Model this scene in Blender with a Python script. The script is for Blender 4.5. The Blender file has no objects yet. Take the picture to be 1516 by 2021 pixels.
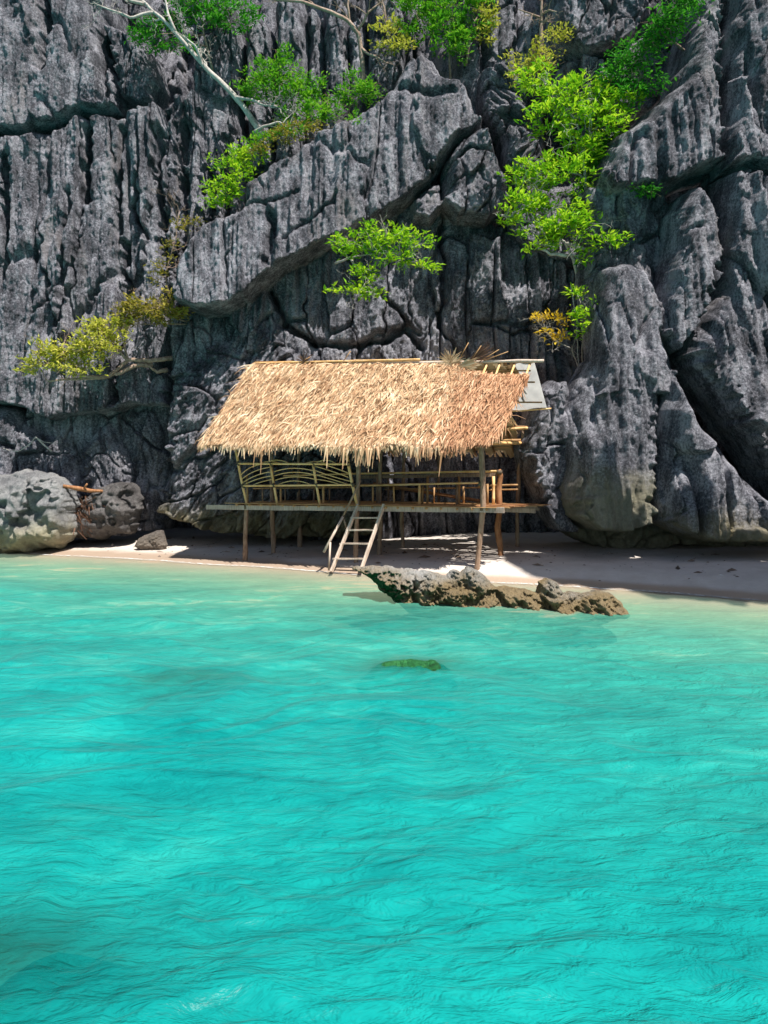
import bpy, math, random
import numpy as np

random.seed(7)
rng = np.random.default_rng(7)
scene = bpy.context.scene
COL = scene.collection

# ------------------------------------------------------------------ camera, sky, sun, exposure
F, CX, HY, CAMZ = 1520.0, 758.0, 945.0, 2.35      # photo focal length / principal column / horizon row / eye height
cam = bpy.data.objects.new('camera', bpy.data.cameras.new('camera'))
COL.objects.link(cam)
cam.location = (0, 0, CAMZ)
cam.rotation_euler = (math.radians(90), 0, 0)
cam.data.sensor_fit = 'VERTICAL'
cam.data.sensor_height = 36.0
cam.data.lens = 36.0 * F / 2021.0
cam.data.shift_y = (HY - 1010.5) / 2021.0
cam.data.clip_start = 0.1
cam.data.clip_end = 3000
scene.camera = cam

SUN = np.array([0.36, -0.40, 1.0]); SUN = SUN / np.linalg.norm(SUN)
elev = math.asin(SUN[2]); azim = math.atan2(SUN[0], SUN[1])
world = bpy.data.worlds.new('World'); scene.world = world; world.use_nodes = True
wn = world.node_tree
sky = wn.nodes.new('ShaderNodeTexSky'); sky.sky_type = 'NISHITA'; sky.sun_disc = False
sky.sun_elevation = elev; sky.sun_rotation = azim
wn.links.new(sky.outputs[0], wn.nodes['Background'].inputs[0])
wn.nodes['Background'].inputs[1].default_value = 0.055
sl = bpy.data.lights.new('sun', 'SUN'); sl.energy = 5.0; sl.angle = math.radians(0.5); sl.color = (1.0, 0.955, 0.89)
so = bpy.data.objects.new('sun', sl); COL.objects.link(so)
d = -SUN
so.rotation_euler = (math.acos(-d[2]), 0, math.atan2(d[1], d[0]) + math.pi / 2 + math.pi)
from mathutils import Vector
so.rotation_euler = Vector(d).to_track_quat('-Z', 'Y').to_euler()
so.location = (10, -8, 30)
scene.view_settings.view_transform = 'Standard'
scene.view_settings.look = 'None'
scene.view_settings.gamma = 1
scene.view_settings.exposure = 0.75
scene.render.engine = 'CYCLES'
scene.cycles.max_bounces = 4
scene.cycles.diffuse_bounces = 2
scene.cycles.glossy_bounces = 2
scene.cycles.transparent_max_bounces = 12

# ------------------------------------------------------------------ maths helpers
def at(px, py, Y):
    return np.array([(px - CX) / F * Y, Y, CAMZ + (HY - py) / F * Y])

def _hash(ix, iy, iz, seed):
    h = (ix.astype(np.int64) * 374761393 + iy.astype(np.int64) * 668265263 + iz.astype(np.int64) * 2147483647 + seed * 1274126177) & 0xFFFFFFFF
    h = ((h ^ (h >> 13)) * 1274126177) & 0xFFFFFFFF
    h = ((h ^ (h >> 16)) * 2246822519) & 0xFFFFFFFF
    return ((h ^ (h >> 15)) & 0xFFFFFF) / float(0xFFFFFF)

def n2(x, y, seed=0):
    x, y = np.broadcast_arrays(np.asarray(x, float), np.asarray(y, float))
    ix = np.floor(x); iy = np.floor(y); fx = x - ix; fy = y - iy
    ix = ix.astype(np.int64); iy = iy.astype(np.int64); z = np.zeros_like(ix)
    u = fx * fx * fx * (fx * (fx * 6 - 15) + 10); v = fy * fy * fy * (fy * (fy * 6 - 15) + 10)
    a = _hash(ix, iy, z, seed); b = _hash(ix + 1, iy, z, seed); c = _hash(ix, iy + 1, z, seed); e = _hash(ix + 1, iy + 1, z, seed)
    return (a + (b - a) * u + (c - a) * v + (a - b - c + e) * u * v) * 2 - 1

def n3(x, y, z, seed=0):
    x, y, z = np.broadcast_arrays(np.asarray(x, float), np.asarray(y, float), np.asarray(z, float))
    ix = np.floor(x).astype(np.int64); iy = np.floor(y).astype(np.int64); iz = np.floor(z).astype(np.int64)
    fx = x - ix; fy = y - iy; fz = z - iz
    u = fx * fx * (3 - 2 * fx); v = fy * fy * (3 - 2 * fy); w = fz * fz * (3 - 2 * fz)
    r = 0
    for dx in (0, 1):
        for dy in (0, 1):
            for dz in (0, 1):
                r = r + _hash(ix + dx, iy + dy, iz + dz, seed) * (u if dx else 1 - u) * (v if dy else 1 - v) * (w if dz else 1 - w)
    return r * 2 - 1

def fbm2(x, y, o=4, seed=0, g=0.5):
    r = 0; a = 1; t = 0
    for k in range(o):
        r = r + a * n2(x * 2 ** k + 17.3 * k, y * 2 ** k - 9.1 * k, seed + k); t += a; a *= g
    return r / t

def fbm3(x, y, z, o=4, seed=0, g=0.5):
    r = 0; a = 1; t = 0
    for k in range(o):
        r = r + a * n3(x * 2 ** k + 17.3 * k, y * 2 ** k - 9.1 * k, z * 2 ** k + 4.7 * k, seed + k); t += a; a *= g
    return r / t

def worley(x, y, seed=0):
    ix = np.floor(x).astype(np.int64); iy = np.floor(y).astype(np.int64)
    f1 = np.full(x.shape, 9.0); f2 = np.full(x.shape, 9.0); hid = np.zeros(x.shape); tl = np.zeros(x.shape)
    z = np.zeros_like(ix)
    for dx in (-1, 0, 1):
        for dy in (-1, 0, 1):
            cx = ix + dx; cy = iy + dy
            px = cx + 0.15 + 0.7 * _hash(cx, cy, z, seed); py = cy + 0.15 + 0.7 * _hash(cx, cy, z + 1, seed)
            dd = np.hypot(px - x, py - y); hh = _hash(cx, cy, z + 2, seed)
            c = dd < f1
            tl = np.where(c, (_hash(cx, cy, z + 3, seed) - 0.5) * (x - px) + (_hash(cx, cy, z + 4, seed) - 0.5) * (y - py), tl)
            f2 = np.where(c, f1, np.minimum(f2, dd)); hid = np.where(c, hh, hid); f1 = np.where(c, dd, f1)
    return f1, f2, hid, tl

def cr(a, b):
    return np.array([a[1] * b[2] - a[2] * b[1], a[2] * b[0] - a[0] * b[2], a[0] * b[1] - a[1] * b[0]])

def sstep(a, b, x):
    t = np.clip((x - a) / (b - a), 0, 1); return t * t * (3 - 2 * t)

def seg_dist(x, y, pts, closed=False):
    d = np.full(x.shape, 1e9); n = len(pts)
    for i in range(n if closed else n - 1):
        ax, ay = pts[i]; bx, by = pts[(i + 1) % n]
        vx, vy = bx - ax, by - ay; L = vx * vx + vy * vy + 1e-12
        t = np.clip(((x - ax) * vx + (y - ay) * vy) / L, 0, 1)
        d = np.minimum(d, np.hypot(x - ax - t * vx, y - ay - t * vy))
    return d

def inside(x, y, pts):
    c = np.zeros(x.shape, bool); n = len(pts)
    for i in range(n):
        ax, ay = pts[i]; bx, by = pts[(i + 1) % n]
        if ay == by: continue
        c ^= ((ay > y) != (by > y)) & (x < (bx - ax) * (y - ay) / (by - ay) + ax)
    return c

# ------------------------------------------------------------------ mesh helpers
def mesh_np(name, V, Fc, mat=None, smooth=True):
    me = bpy.data.meshes.new(name)
    V = np.asarray(V, np.float32); Fc = np.asarray(Fc, np.int32); k = Fc.shape[1]
    me.vertices.add(len(V)); me.vertices.foreach_set('co', V.ravel())
    me.loops.add(Fc.size); me.loops.foreach_set('vertex_index', Fc.ravel())
    me.polygons.add(len(Fc)); me.polygons.foreach_set('loop_start', np.arange(0, Fc.size, k, dtype=np.int32))
    me.polygons.foreach_set('use_smooth', np.full(len(Fc), smooth))
    me.update(calc_edges=True); me.validate()
    if mat: me.materials.append(mat)
    return me

def link(name, me, parent=None, label=None, cat=None, group=None, kind=None):
    o = bpy.data.objects.new(name, me); COL.objects.link(o)
    if parent: o.parent = parent
    if label: o['label'] = label
    if cat: o['category'] = cat
    if group: o['group'] = group
    if kind: o['kind'] = kind
    return o

def empty(name, loc, label, cat, group=None):
    o = link(name, None, None, label, cat, group)
    o.empty_display_size = 0.3
    o.location = loc
    return o

def part(name, V, Fc, mat, parent, smooth=True, kind=None, label=None):
    """mesh given in world coordinates, parented to an (unrotated) empty or mesh"""
    off = np.array(parent.location) if parent else np.zeros(3)
    p = parent
    while p is not None and p.parent is not None:
        p = p.parent; off = off + np.array(p.location)
    V = np.asarray(V, float)
    c = V.mean(0)
    o = link(name, mesh_np(name, V - c, Fc, mat, smooth), parent, label, None, None, kind)
    o.location = c - off
    return o

def tube(pts, rad, sides=8, cap=True, wob=0.0, nodes=0.0, seed=0):
    P = np.asarray(pts, float); n = len(P)
    R = np.full(n, float(rad)) if np.isscalar(rad) else np.asarray(rad, float)
    if n == 2 or nodes or wob:                              # resample for wobble / bamboo joints
        seg = np.r_[0, np.cumsum(np.linalg.norm(np.diff(P, axis=0), axis=1))]
        L = seg[-1]
        if nodes:
            js = np.arange(nodes * 0.6, L - 0.03, nodes)
            ts = np.unique(np.r_[0, L, js, js - 0.018, js + 0.018]); ts = ts[(ts >= 0) & (ts <= L)]
        else:
            js = None
            ts = np.linspace(0, L, max(2, int(L / 0.18) + 1)) if wob else np.r_[0, L]
            ts = np.unique(np.r_[ts, seg]) if n > 2 else ts
        Q = np.stack([np.interp(ts, seg, P[:, k]) for k in range(3)], 1); RR = np.interp(ts, seg, R)
        if js is not None:
            for j in js: RR[np.abs(ts - j) < 1e-6] *= 1.16
        if wob:
            for k in range(3): Q[:, k] += wob * n2(ts * 1.7 + 13.1 * k + seed * 3.3, ts * 0 + seed)
            RR = RR * (1 + 0.16 * n2(ts * 4.0 + seed * 7.7, ts * 0 + 5))
        P, R, n = Q, RR, len(Q)
    T = np.gradient(P, axis=0); T /= np.linalg.norm(T, axis=1)[:, None] + 1e-9
    up = np.array([0, 0, 1.0]) if abs(T[0][2]) < 0.9 else np.array([0, 1.0, 0])
    A = np.cross(T, up); A /= np.linalg.norm(A, axis=1)[:, None] + 1e-9; B = np.cross(T, A)
    th = np.arange(sides) * 2 * math.pi / sides
    V = (P[:, None, :] + R[:, None, None] * (np.cos(th)[None, :, None] * A[:, None, :] + np.sin(th)[None, :, None] * B[:, None, :])).reshape(-1, 3)
    Fc = []
    for i in range(n - 1):
        for j in range(sides):
            a = i * sides + j; b = i * sides + (j + 1) % sides
            Fc.append((a, b, b + sides, a + sides))
    if cap:
        c0 = len(V); V = np.vstack([V, P[0], P[-1]]); e = (n - 1) * sides
        for j in range(sides):
            k = (j + 1) % sides
            Fc.append((c0, k, j, c0)); Fc.append((c0 + 1, e + j, e + k, c0 + 1))
    return V, np.array(Fc)

def fix_tris(Fc):
    """quads whose last index repeats the first are triangles -> return triangle list"""
    Fc = np.asarray(Fc); q = Fc[:, 3] != Fc[:, 0]
    return np.vstack([Fc[q][:, [0, 1, 2]], Fc[q][:, [0, 2, 3]], Fc[~q][:, :3]])

def join(parts):
    Vs = []; Fs = []; o = 0
    for V, Fc in parts:
        Vs.append(V); Fs.append(np.asarray(Fc) + o); o += len(V)
    return np.vstack(Vs), np.vstack(Fs)

def tubep(name, pts, rad, mat, parent, sides=8, **kw):
    V, Fc = tube(pts, rad, sides, **kw)
    return part(name, V, fix_tris(Fc), mat, parent)

def boxv(p0, p1, up, w, h, jit=0.0, segs=6):
    """board from p0 to p1, width w along cross(dir, up), height h along up, slightly worn"""
    p0 = np.asarray(p0, float); p1 = np.asarray(p1, float); t = p1 - p0; t /= np.linalg.norm(t)
    up = np.asarray(up, float); s = np.cross(t, up); s /= np.linalg.norm(s); u = np.cross(s, t)
    V = []
    for i in range(segs + 1):
        c = p0 + (p1 - p0) * i / segs
        j = (rng.random(4) - 0.5) * jit
        V += [c + s * (w / 2 + j[0]) + u * (h / 2 + j[1]), c - s * (w / 2 + j[1]) + u * (h / 2 + j[2]),
              c - s * (w / 2 + j[2]) - u * (h / 2 + j[3]), c + s * (w / 2 + j[3]) - u * (h / 2 + j[0])]
    Fc = []
    for i in range(segs):
        for j in range(4):
            a = i * 4 + j; b = i * 4 + (j + 1) % 4
            Fc += [(a, b, b + 4), (a, b + 4, a + 4)]
    e = segs * 4
    Fc += [(0, 2, 1), (0, 3, 2), (e, e + 1, e + 2), (e, e + 2, e + 3)]
    return np.array(V), np.array(Fc)

# ------------------------------------------------------------------ material helpers
class NT:
    def __init__(s, name):
        s.m = bpy.data.materials.new(name); s.m.use_nodes = True; s.t = s.m.node_tree
        s.b = s.t.nodes['Principled BSDF']; s.out = s.t.nodes['Material Output']
    def n(s, ty, **kw):
        x = s.t.nodes.new('ShaderNode' + ty)
        for k, v in kw.items():
            if k.startswith('i_'):
                x.inputs[k[2:].replace('_', ' ')].default_value = v
            else: setattr(x, k, v)
        return x
    def l(s, a, b): s.t.links.new(a, b)
    def coord(s, scale=(1, 1, 1), src='Object'):
        tc = s.n('TexCoord'); mp = s.n('Mapping'); mp.inputs['Scale'].default_value = scale
        s.l(tc.outputs[src], mp.inputs[0]); return mp.outputs[0]
    def geo(s, scale=(1, 1, 1)):
        g = s.n('NewGeometry'); mp = s.n('Mapping'); mp.inputs['Scale'].default_value = scale
        s.l(g.outputs['Position'], mp.inputs[0]); return mp.outputs[0]
    def noise(s, vec, scale=5, detail=5, rough=0.55, dist=0.0):
        x = s.n('TexNoise'); x.inputs['Scale'].default_value = scale; x.inputs['Detail'].default_value = detail
        x.inputs['Roughness'].default_value = rough; x.inputs['Distortion'].default_value = dist
        s.l(vec, x.inputs['Vector']); return x.outputs['Fac']
    def ramp(s, fac, stops, interp='LINEAR'):
        r = s.n('ValToRGB'); r.color_ramp.interpolation = interp
        els = r.color_ramp.elements
        while len(els) < len(stops): els.new(0.5)
        for e, (p, c) in zip(els, stops):
            e.position = p; e.color = (c[0], c[1], c[2], 1) if not np.isscalar(c) else (c, c, c, 1)
        s.l(fac, r.inputs[0]); return r.outputs[0]
    def mix(s, fac, a, b, blend='MIX'):
        x = s.n('Mix', data_type='RGBA', blend_type=blend)
        for sock, v in ((x.inputs[0], fac), (x.inputs[6], a), (x.inputs[7], b)):
            if isinstance(v, bpy.types.NodeSocket): s.l(v, sock)
            else: sock.default_value = v if np.isscalar(v) else (*v, 1)
        return x.outputs[2]
    def math(s, op, a, b=0.0, clamp=False):
        x = s.n('Math', operation=op, use_clamp=clamp)
        for sock, v in ((x.inputs[0], a), (x.inputs[1], b)):
            if isinstance(v, bpy.types.NodeSocket): s.l(v, sock)
            else: sock.default_value = v
        return x.outputs[0]
    def bump(s, h, strength=0.5, dist=0.05, prev=None):
        x = s.n('Bump'); x.inputs['Strength'].default_value = strength; x.inputs['Distance'].default_value = dist
        s.l(h, x.inputs['Height'])
        if prev is not None: s.l(prev, x.inputs['Normal'])
        return x.outputs[0]
    def set(s, color=None, rough=0.8, normal=None, spec=0.3):
        if color is not None:
            if isinstance(color, bpy.types.NodeSocket): s.l(color, s.b.inputs['Base Color'])
            else: s.b.inputs['Base Color'].default_value = (*color, 1)
        if isinstance(rough, bpy.types.NodeSocket): s.l(rough, s.b.inputs['Roughness'])
        else: s.b.inputs['Roughness'].default_value = rough
        s.b.inputs['Specular IOR Level'].default_value = spec
        if normal is not None: s.l(normal, s.b.inputs['Normal'])
        return s.m

def rock_mat(name, dark, mid, light, tan=None, algae=None, tan_z=(0.0, 1.0), warm=None, streak=True, bump=0.9):
    t = NT(name)
    p = t.geo()
    pv = t.geo((1, 1, 0.16))
    a = t.noise(p, 1.1, 4, 0.62)
    st = t.noise(pv, 2.6, 3, 0.6)
    fine = t.noise(p, 15, 3, 0.75)
    tone = t.math('ADD', t.math('MULTIPLY', a, 0.3), t.math('MULTIPLY', st if streak else a, 0.3))
    tone = t.math('ADD', tone, t.math('MULTIPLY', fine, 0.4))
    col = t.ramp(tone, [(0.39, dark), (0.48, mid), (0.61, light)])
    if warm:
        w = t.ramp(t.noise(pv, 1.3, 4, 0.6), [(0.55, 0.0), (0.7, 1.0)])
        col = t.mix(t.math('MULTIPLY', w, 0.55), col, warm)
    if tan:
        sep = t.n('SeparateXYZ'); t.l(p, sep.inputs[0])
        z = t.math('ADD', sep.outputs[2], t.math('MULTIPLY', t.math('SUBTRACT', t.noise(p, 0.9, 5, 0.6), 0.5), 1.6))
        mr = t.n('MapRange', interpolation_type='SMOOTHSTEP'); t.l(z, mr.inputs[0])
        mr.inputs[1].default_value = tan_z[0]; mr.inputs[2].default_value = tan_z[1]; mr.inputs[3].default_value = 1; mr.inputs[4].default_value = 0
        tc = t.mix(t.noise(p, 6, 5, 0.7), tuple(c * 0.35 for c in tan), tuple(min(1, c * 1.7) for c in tan))
        col = t.mix(t.math('MULTIPLY', mr.outputs[0], 0.85), col, tc)
    if algae:                                        # green film on the down-facing side of one end
        g = t.n('NewGeometry'); s1 = t.n('SeparateXYZ'); s2 = t.n('SeparateXYZ'); t.l(g.outputs['Normal'], s1.inputs[0]); t.l(g.outputs['Position'], s2.inputs[0])
        m_x = t.n('MapRange', interpolation_type='SMOOTHSTEP'); t.l(t.math('ADD', s2.outputs[0], t.math('MULTIPLY', t.noise(p, 5, 3), 0.5)), m_x.inputs[0])
        m_x.inputs[1].default_value = algae[0]; m_x.inputs[2].default_value = algae[1]; m_x.inputs[3].default_value = 1; m_x.inputs[4].default_value = 0
        m_n = t.n('MapRange'); t.l(s1.outputs[2], m_n.inputs[0]); m_n.inputs[1].default_value = -0.1; m_n.inputs[2].default_value = 0.25; m_n.inputs[3].default_value = 1; m_n.inputs[4].default_value = 0
        col = t.mix(t.math('MULTIPLY', m_x.outputs[0], m_n.outputs[0]), col, (0.02, 0.12, 0.04))
    nb = t.bump(t.noise(p, 13, 4, 0.85), 1.0, 0.16 * bump)
    return t.set(col, 0.9, nb, 0.2)

M = {}
GD, GM, GL = (0.032, 0.033, 0.040), (0.135, 0.134, 0.157), (0.50, 0.495, 0.55)
M['rock'] = rock_mat('grey karst limestone', GD, GM, GL, warm=(0.16, 0.135, 0.125))
M['rock_tan'] = rock_mat('grey limestone with tan tidal band', GD, GM, GL, tan=(0.30, 0.275, 0.19), tan_z=(1.7, 3.0))
M['rock_under'] = rock_mat('grey limestone with tan underside', GD, GM, GL, tan=(0.31, 0.265, 0.15), tan_z=(0.85, 1.7))
M['rock_pale'] = rock_mat('pale boulder stone', (0.18, 0.18, 0.188), (0.29, 0.29, 0.295), (0.46, 0.455, 0.45), tan=(0.42, 0.38, 0.24), tan_z=(0.2, 1.3), streak=False)
M['rock_brown'] = rock_mat('brown grey boulder stone', (0.06, 0.056, 0.056), (0.12, 0.11, 0.108), (0.24, 0.225, 0.22), tan=(0.24, 0.2, 0.16), tan_z=(0.2, 1.0), streak=False)
M['reef'] = rock_mat('barnacled reef stone', (0.30, 0.295, 0.28), (0.48, 0.47, 0.45), (0.66, 0.65, 0.63), tan=(0.32, 0.22, 0.09), tan_z=(0.22, 0.80), algae=(0.5, 1.0), streak=False, bump=1.2)
M['algae_rock'] = rock_mat('algae covered stone', (0.012, 0.07, 0.02), (0.02, 0.16, 0.045), (0.05, 0.27, 0.08), streak=False)

def wood_mat(name, c0, c1, c2, scale=(30, 30, 3), rough=0.75, bump=0.4):
    t = NT(name); p = t.coord(scale)
    a = t.noise(p, 1.0, 5, 0.6); b = t.noise(t.geo(), 2.3, 3, 0.6)
    tone = t.math('ADD', t.math('MULTIPLY', a, 0.6), t.math('MULTIPLY', b, 0.4))
    col = t.ramp(tone, [(0.34, c0), (0.5, c1), (0.66, c2)])
    return t.set(col, rough, t.bump(a, bump, 0.012), 0.25)
M['bamboo'] = wood_mat('yellow bamboo', (0.66, 0.36, 0.13), (0.88, 0.52, 0.22), (0.95, 0.66, 0.36), (4, 4, 1.2), 0.45, 0.1)
M['bamboo_old'] = wood_mat('brown old bamboo', (0.22, 0.115, 0.05), (0.40, 0.225, 0.10), (0.54, 0.33, 0.16), (6, 6, 1.5), 0.6, 0.2)
M['wood_grey'] = wood_mat('weathered grey timber', (0.22, 0.17, 0.14), (0.40, 0.32, 0.265), (0.54, 0.46, 0.39))
M['wood_pale'] = wood_mat('sun bleached timber', (0.38, 0.29, 0.23), (0.58, 0.46, 0.37), (0.72, 0.6, 0.5))
M['bark'] = wood_mat('brown pole bark', (0.14, 0.085, 0.055), (0.29, 0.19, 0.13), (0.44, 0.32, 0.235), (22, 22, 6), 0.85, 0.7)
M['bark_red'] = wood_mat('reddish debarked driftwood', (0.16, 0.065, 0.03), (0.31, 0.145, 0.065), (0.42, 0.23, 0.12), (22, 22, 4), 0.8, 0.6)
M['branch'] = wood_mat('pale grey branch bark', (0.25, 0.22, 0.19), (0.42, 0.38, 0.34), (0.6, 0.56, 0.52), (14, 14, 14), 0.85, 0.5)
M['branch_brown'] = wood_mat('brown branch bark', (0.15, 0.10, 0.07), (0.30, 0.21, 0.16), (0.45, 0.35, 0.28), (14, 14, 14), 0.85, 0.5)

def strand_mat(name, stops, transl=0.25):
    t = NT(name); g = t.n('NewGeometry')
    big = t.noise(t.geo(), 1.6, 4, 0.6)
    tone = t.math('ADD', t.math('MULTIPLY', g.outputs['Random Per Island'], 0.62), t.math('MULTIPLY', t.math('SUBTRACT', big, 0.5), 0.95))
    tone = t.math('ADD', tone, 0.17)
    col = t.ramp(tone, stops)
    t.set(col, 0.65, None, 0.25)
    tr = t.n('BsdfTranslucent'); t.l(col, tr.inputs[0])
    mx = t.n('MixShader'); mx.inputs[0].default_value = transl
    t.l(t.b.outputs[0], mx.inputs[1]); t.l(tr.outputs[0], mx.inputs[2]); t.l(mx.outputs[0], t.out.inputs[0])
    return t.m
M['thatch'] = strand_mat('dry palm thatch', [(0.0, (0.20, 0.085, 0.03)), (0.2, (0.42, 0.235, 0.125)), (0.5, (0.68, 0.455, 0.265)), (0.8, (0.86, 0.665, 0.45)), (1.0, (0.93, 0.80, 0.61))], 0.12)
M['thatch_red'] = strand_mat('reddish older palm thatch', [(0.0, (0.17, 0.065, 0.03)), (0.3, (0.38, 0.185, 0.095)), (0.65, (0.60, 0.34, 0.19)), (1.0, (0.80, 0.55, 0.36))], 0.12)
M['leaf_bright'] = strand_mat('bright green leaves', [(0.0, (0.05, 0.22, 0.01)), (0.3, (0.19, 0.44, 0.012)), (0.6, (0.40, 0.64, 0.02)), (0.9, (0.60, 0.72, 0.05)), (1.0, (0.75, 0.6, 0.06))], 0.38)
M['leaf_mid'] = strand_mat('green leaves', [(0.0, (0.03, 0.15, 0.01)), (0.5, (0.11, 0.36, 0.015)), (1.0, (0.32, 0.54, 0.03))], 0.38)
M['leaf_deep'] = strand_mat('deep green leaves', [(0.0, (0.015, 0.12, 0.01)), (0.5, (0.05, 0.28, 0.015)), (1.0, (0.16, 0.46, 0.03))], 0.35)
M['leaf_yellow'] = strand_mat('yellow green leaves', [(0.0, (0.22, 0.27, 0.02)), (0.5, (0.50, 0.50, 0.06)), (1.0, (0.72, 0.66, 0.18))], 0.35)
M['leaf_olive'] = strand_mat('olive yellow leaves', [(0.0, (0.12, 0.11, 0.015)), (0.5, (0.28, 0.25, 0.03)), (1.0, (0.5, 0.4, 0.08))], 0.3)
M['leaf_gold'] = strand_mat('golden leaves', [(0.0, (0.5, 0.32, 0.02)), (1.0, (0.8, 0.6, 0.05))], 0.35)
M['dry'] = strand_mat('dry brown fronds', [(0.0, (0.07, 0.035, 0.02)), (0.5, (0.17, 0.085, 0.055)), (1.0, (0.33, 0.2, 0.14))], 0.1)

# white plastic roof sheet
t = NT('white plastic sheet'); c = t.ramp(t.noise(t.geo((1, 1, 1)), 3, 4, 0.6), [(0.3, (0.70, 0.70, 0.70)), (0.7, (0.86, 0.86, 0.85))])
t.set(c, 0.5, t.bump(t.noise(t.geo(), 5, 2), 0.3, 0.03), 0.4)
tr = t.n('BsdfTranslucent'); t.l(c, tr.inputs[0]); mx = t.n('MixShader'); mx.inputs[0].default_value = 0.78
t.l(t.b.outputs[0], mx.inputs[1]); t.l(tr.outputs[0], mx.inputs[2]); t.l(mx.outputs[0], t.out.inputs[0])
M['sheet'] = t.m

# ------------------------------------------------------------------ beach terrain
ANG = math.radians(27.3)
E1 = np.array([math.cos(ANG), -math.sin(ANG)]); E2 = np.array([math.sin(ANG), math.cos(ANG)])
SH = np.array([-1.4, 19.55])                       # a point of the shoreline
def shore_t(X, Y):
    s = (X - SH[0]) * E1[0] + (Y - SH[1]) * E1[1]
    tt = (X - SH[0]) * E2[0] + (Y - SH[1]) * E2[1]
    return s, tt + 0.28 * np.sin(s * 0.55 + 0.8) * 0.6 + 0.25 * n2(s * 0.5, s * 0, 3)
MOUNDS = [(0.36, 9.85, 0.44, 1.30), (-1.95, 3.75, 0.7, 1.4), (-2.35, 9.2, 0.6, 0.95), (-2.2, 5.3, 0.5, 0.7)]
def weed_f(X, Y):
    w = 0
    for (mx_, my_, mr_, mh_) in MOUNDS:
        w = w + mh_ * np.exp(-(((X - mx_) / (1.5 * mr_)) ** 2 + ((Y - my_) / mr_) ** 2))
    return w
def ground_z(X, Y):
    X = np.asarray(X, float); Y = np.asarray(Y, float)
    s, tt = shore_t(X, Y)
    A = 0.05 + 0.19 * sstep(-3.0, 2.5, s)
    land = A * sstep(0, 1.1, tt) + 0.05 * np.clip(tt, 0, 8) + 0.02 * fbm2(X * 0.9, Y * 0.9, 3, 21) * sstep(0.2, 1.0, tt)
    u = np.clip(-tt, 0, None)
    sea = -2.3 * (1 - np.exp(-u * 0.085)) - 0.03 * np.clip(u, 0, 1)
    sea = sea + (0.12 * fbm2(X * 0.25, Y * 0.25, 3, 33)) * sstep(1.5, 6, u)
    return np.where(tt > 0, land, sea + weed_f(X, Y) * (1 + 0.2 * fbm2(X * 1.8, Y * 1.8, 3, 39)))

def grid_faces(nr, nc):
    i = np.arange(nr - 1)[:, None] * nc + np.arange(nc - 1)[None, :]
    i = i.ravel(); return np.stack([i, i + 1, i + nc + 1, i + nc], 1)

xs = np.r_[-1500, -400, -120, -60, -35, np.arange(-22, 22.01, 0.17), 35, 60, 120, 400, 1500]
ys = np.r_[-1500, -400, -120, -60, -30, -14, np.arange(-6, 32.01, 0.17), 40, 60, 120, 400, 1500]
GX, GY = np.meshgrid(xs, ys)
GZ = ground_z(GX, np.minimum(GY, 60))
V = np.stack([GX, GY, GZ], -1).reshape(-1, 3)
t = NT('pale coral sand')
p = t.geo(); sep = t.n('SeparateXYZ'); t.l(p, sep.inputs[0])
fine = t.noise(p, 60, 3, 0.7); med = t.noise(p, 2.2, 4, 0.6)
dry = t.ramp(t.math('ADD', t.math('MULTIPLY', fine, 0.4), t.math('MULTIPLY', med, 0.6)), [(0.3, (0.47, 0.41, 0.36)), (0.7, (0.62, 0.56, 0.51))])
zz = t.math('ADD', sep.outputs[2], t.math('MULTIPLY', t.math('SUBTRACT', t.noise(p, 1.3, 3), 0.5), 0.05))
mr = t.n('MapRange', interpolation_type='SMOOTHSTEP'); t.l(zz, mr.inputs[0]); mr.inputs[1].default_value = 0.05; mr.inputs[2].default_value = 0.13
mr.inputs[3].default_value = 1; mr.inputs[4].default_value = 0
col = t.mix(mr.outputs[0], dry, (0.41, 0.31, 0.235))
# sea grass patches on the bed
weed = t.ramp(t.noise(t.geo((1, 0.8, 1)), 0.42, 4, 0.6), [(0.58, 0.0), (0.70, 1.0)])
deep = t.n('MapRange'); t.l(sep.outputs[2], deep.inputs[0]); deep.inputs[1].default_value = -0.5; deep.inputs[2].default_value = -1.1
wA = t.n('Attribute', attribute_name='weed')
wf = t.math('ADD', t.math('MULTIPLY', weed, deep.outputs[0]), t.math('MULTIPLY', wA.outputs['Fac'], 1.6), True)
col = t.mix(wf, col, (0.03, 0.09, 0.06))
rgh = t.n('MapRange'); t.l(mr.outputs[0], rgh.inputs[0]); rgh.inputs[3].default_value = 0.9; rgh.inputs[4].default_value = 0.35
b = t.bump(t.math('ADD', t.math('MULTIPLY', fine, 0.3), t.noise(p, 7, 4, 0.6)), 0.35, 0.04)
M['sand'] = t.set(col, rgh.outputs[0], b, 0.3)
gme = mesh_np('beach_ground', V, grid_faces(len(ys), len(xs)), M['sand'])
ga = gme.attributes.new('weed', 'FLOAT', 'POINT'); ga.data.foreach_set('value', np.clip(weed_f(GX, GY), 0, 2).ravel().astype(np.float32))
link('beach_ground', gme, None, 'pale sand beach sloping into the lagoon', None, None, 'structure')

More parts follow.
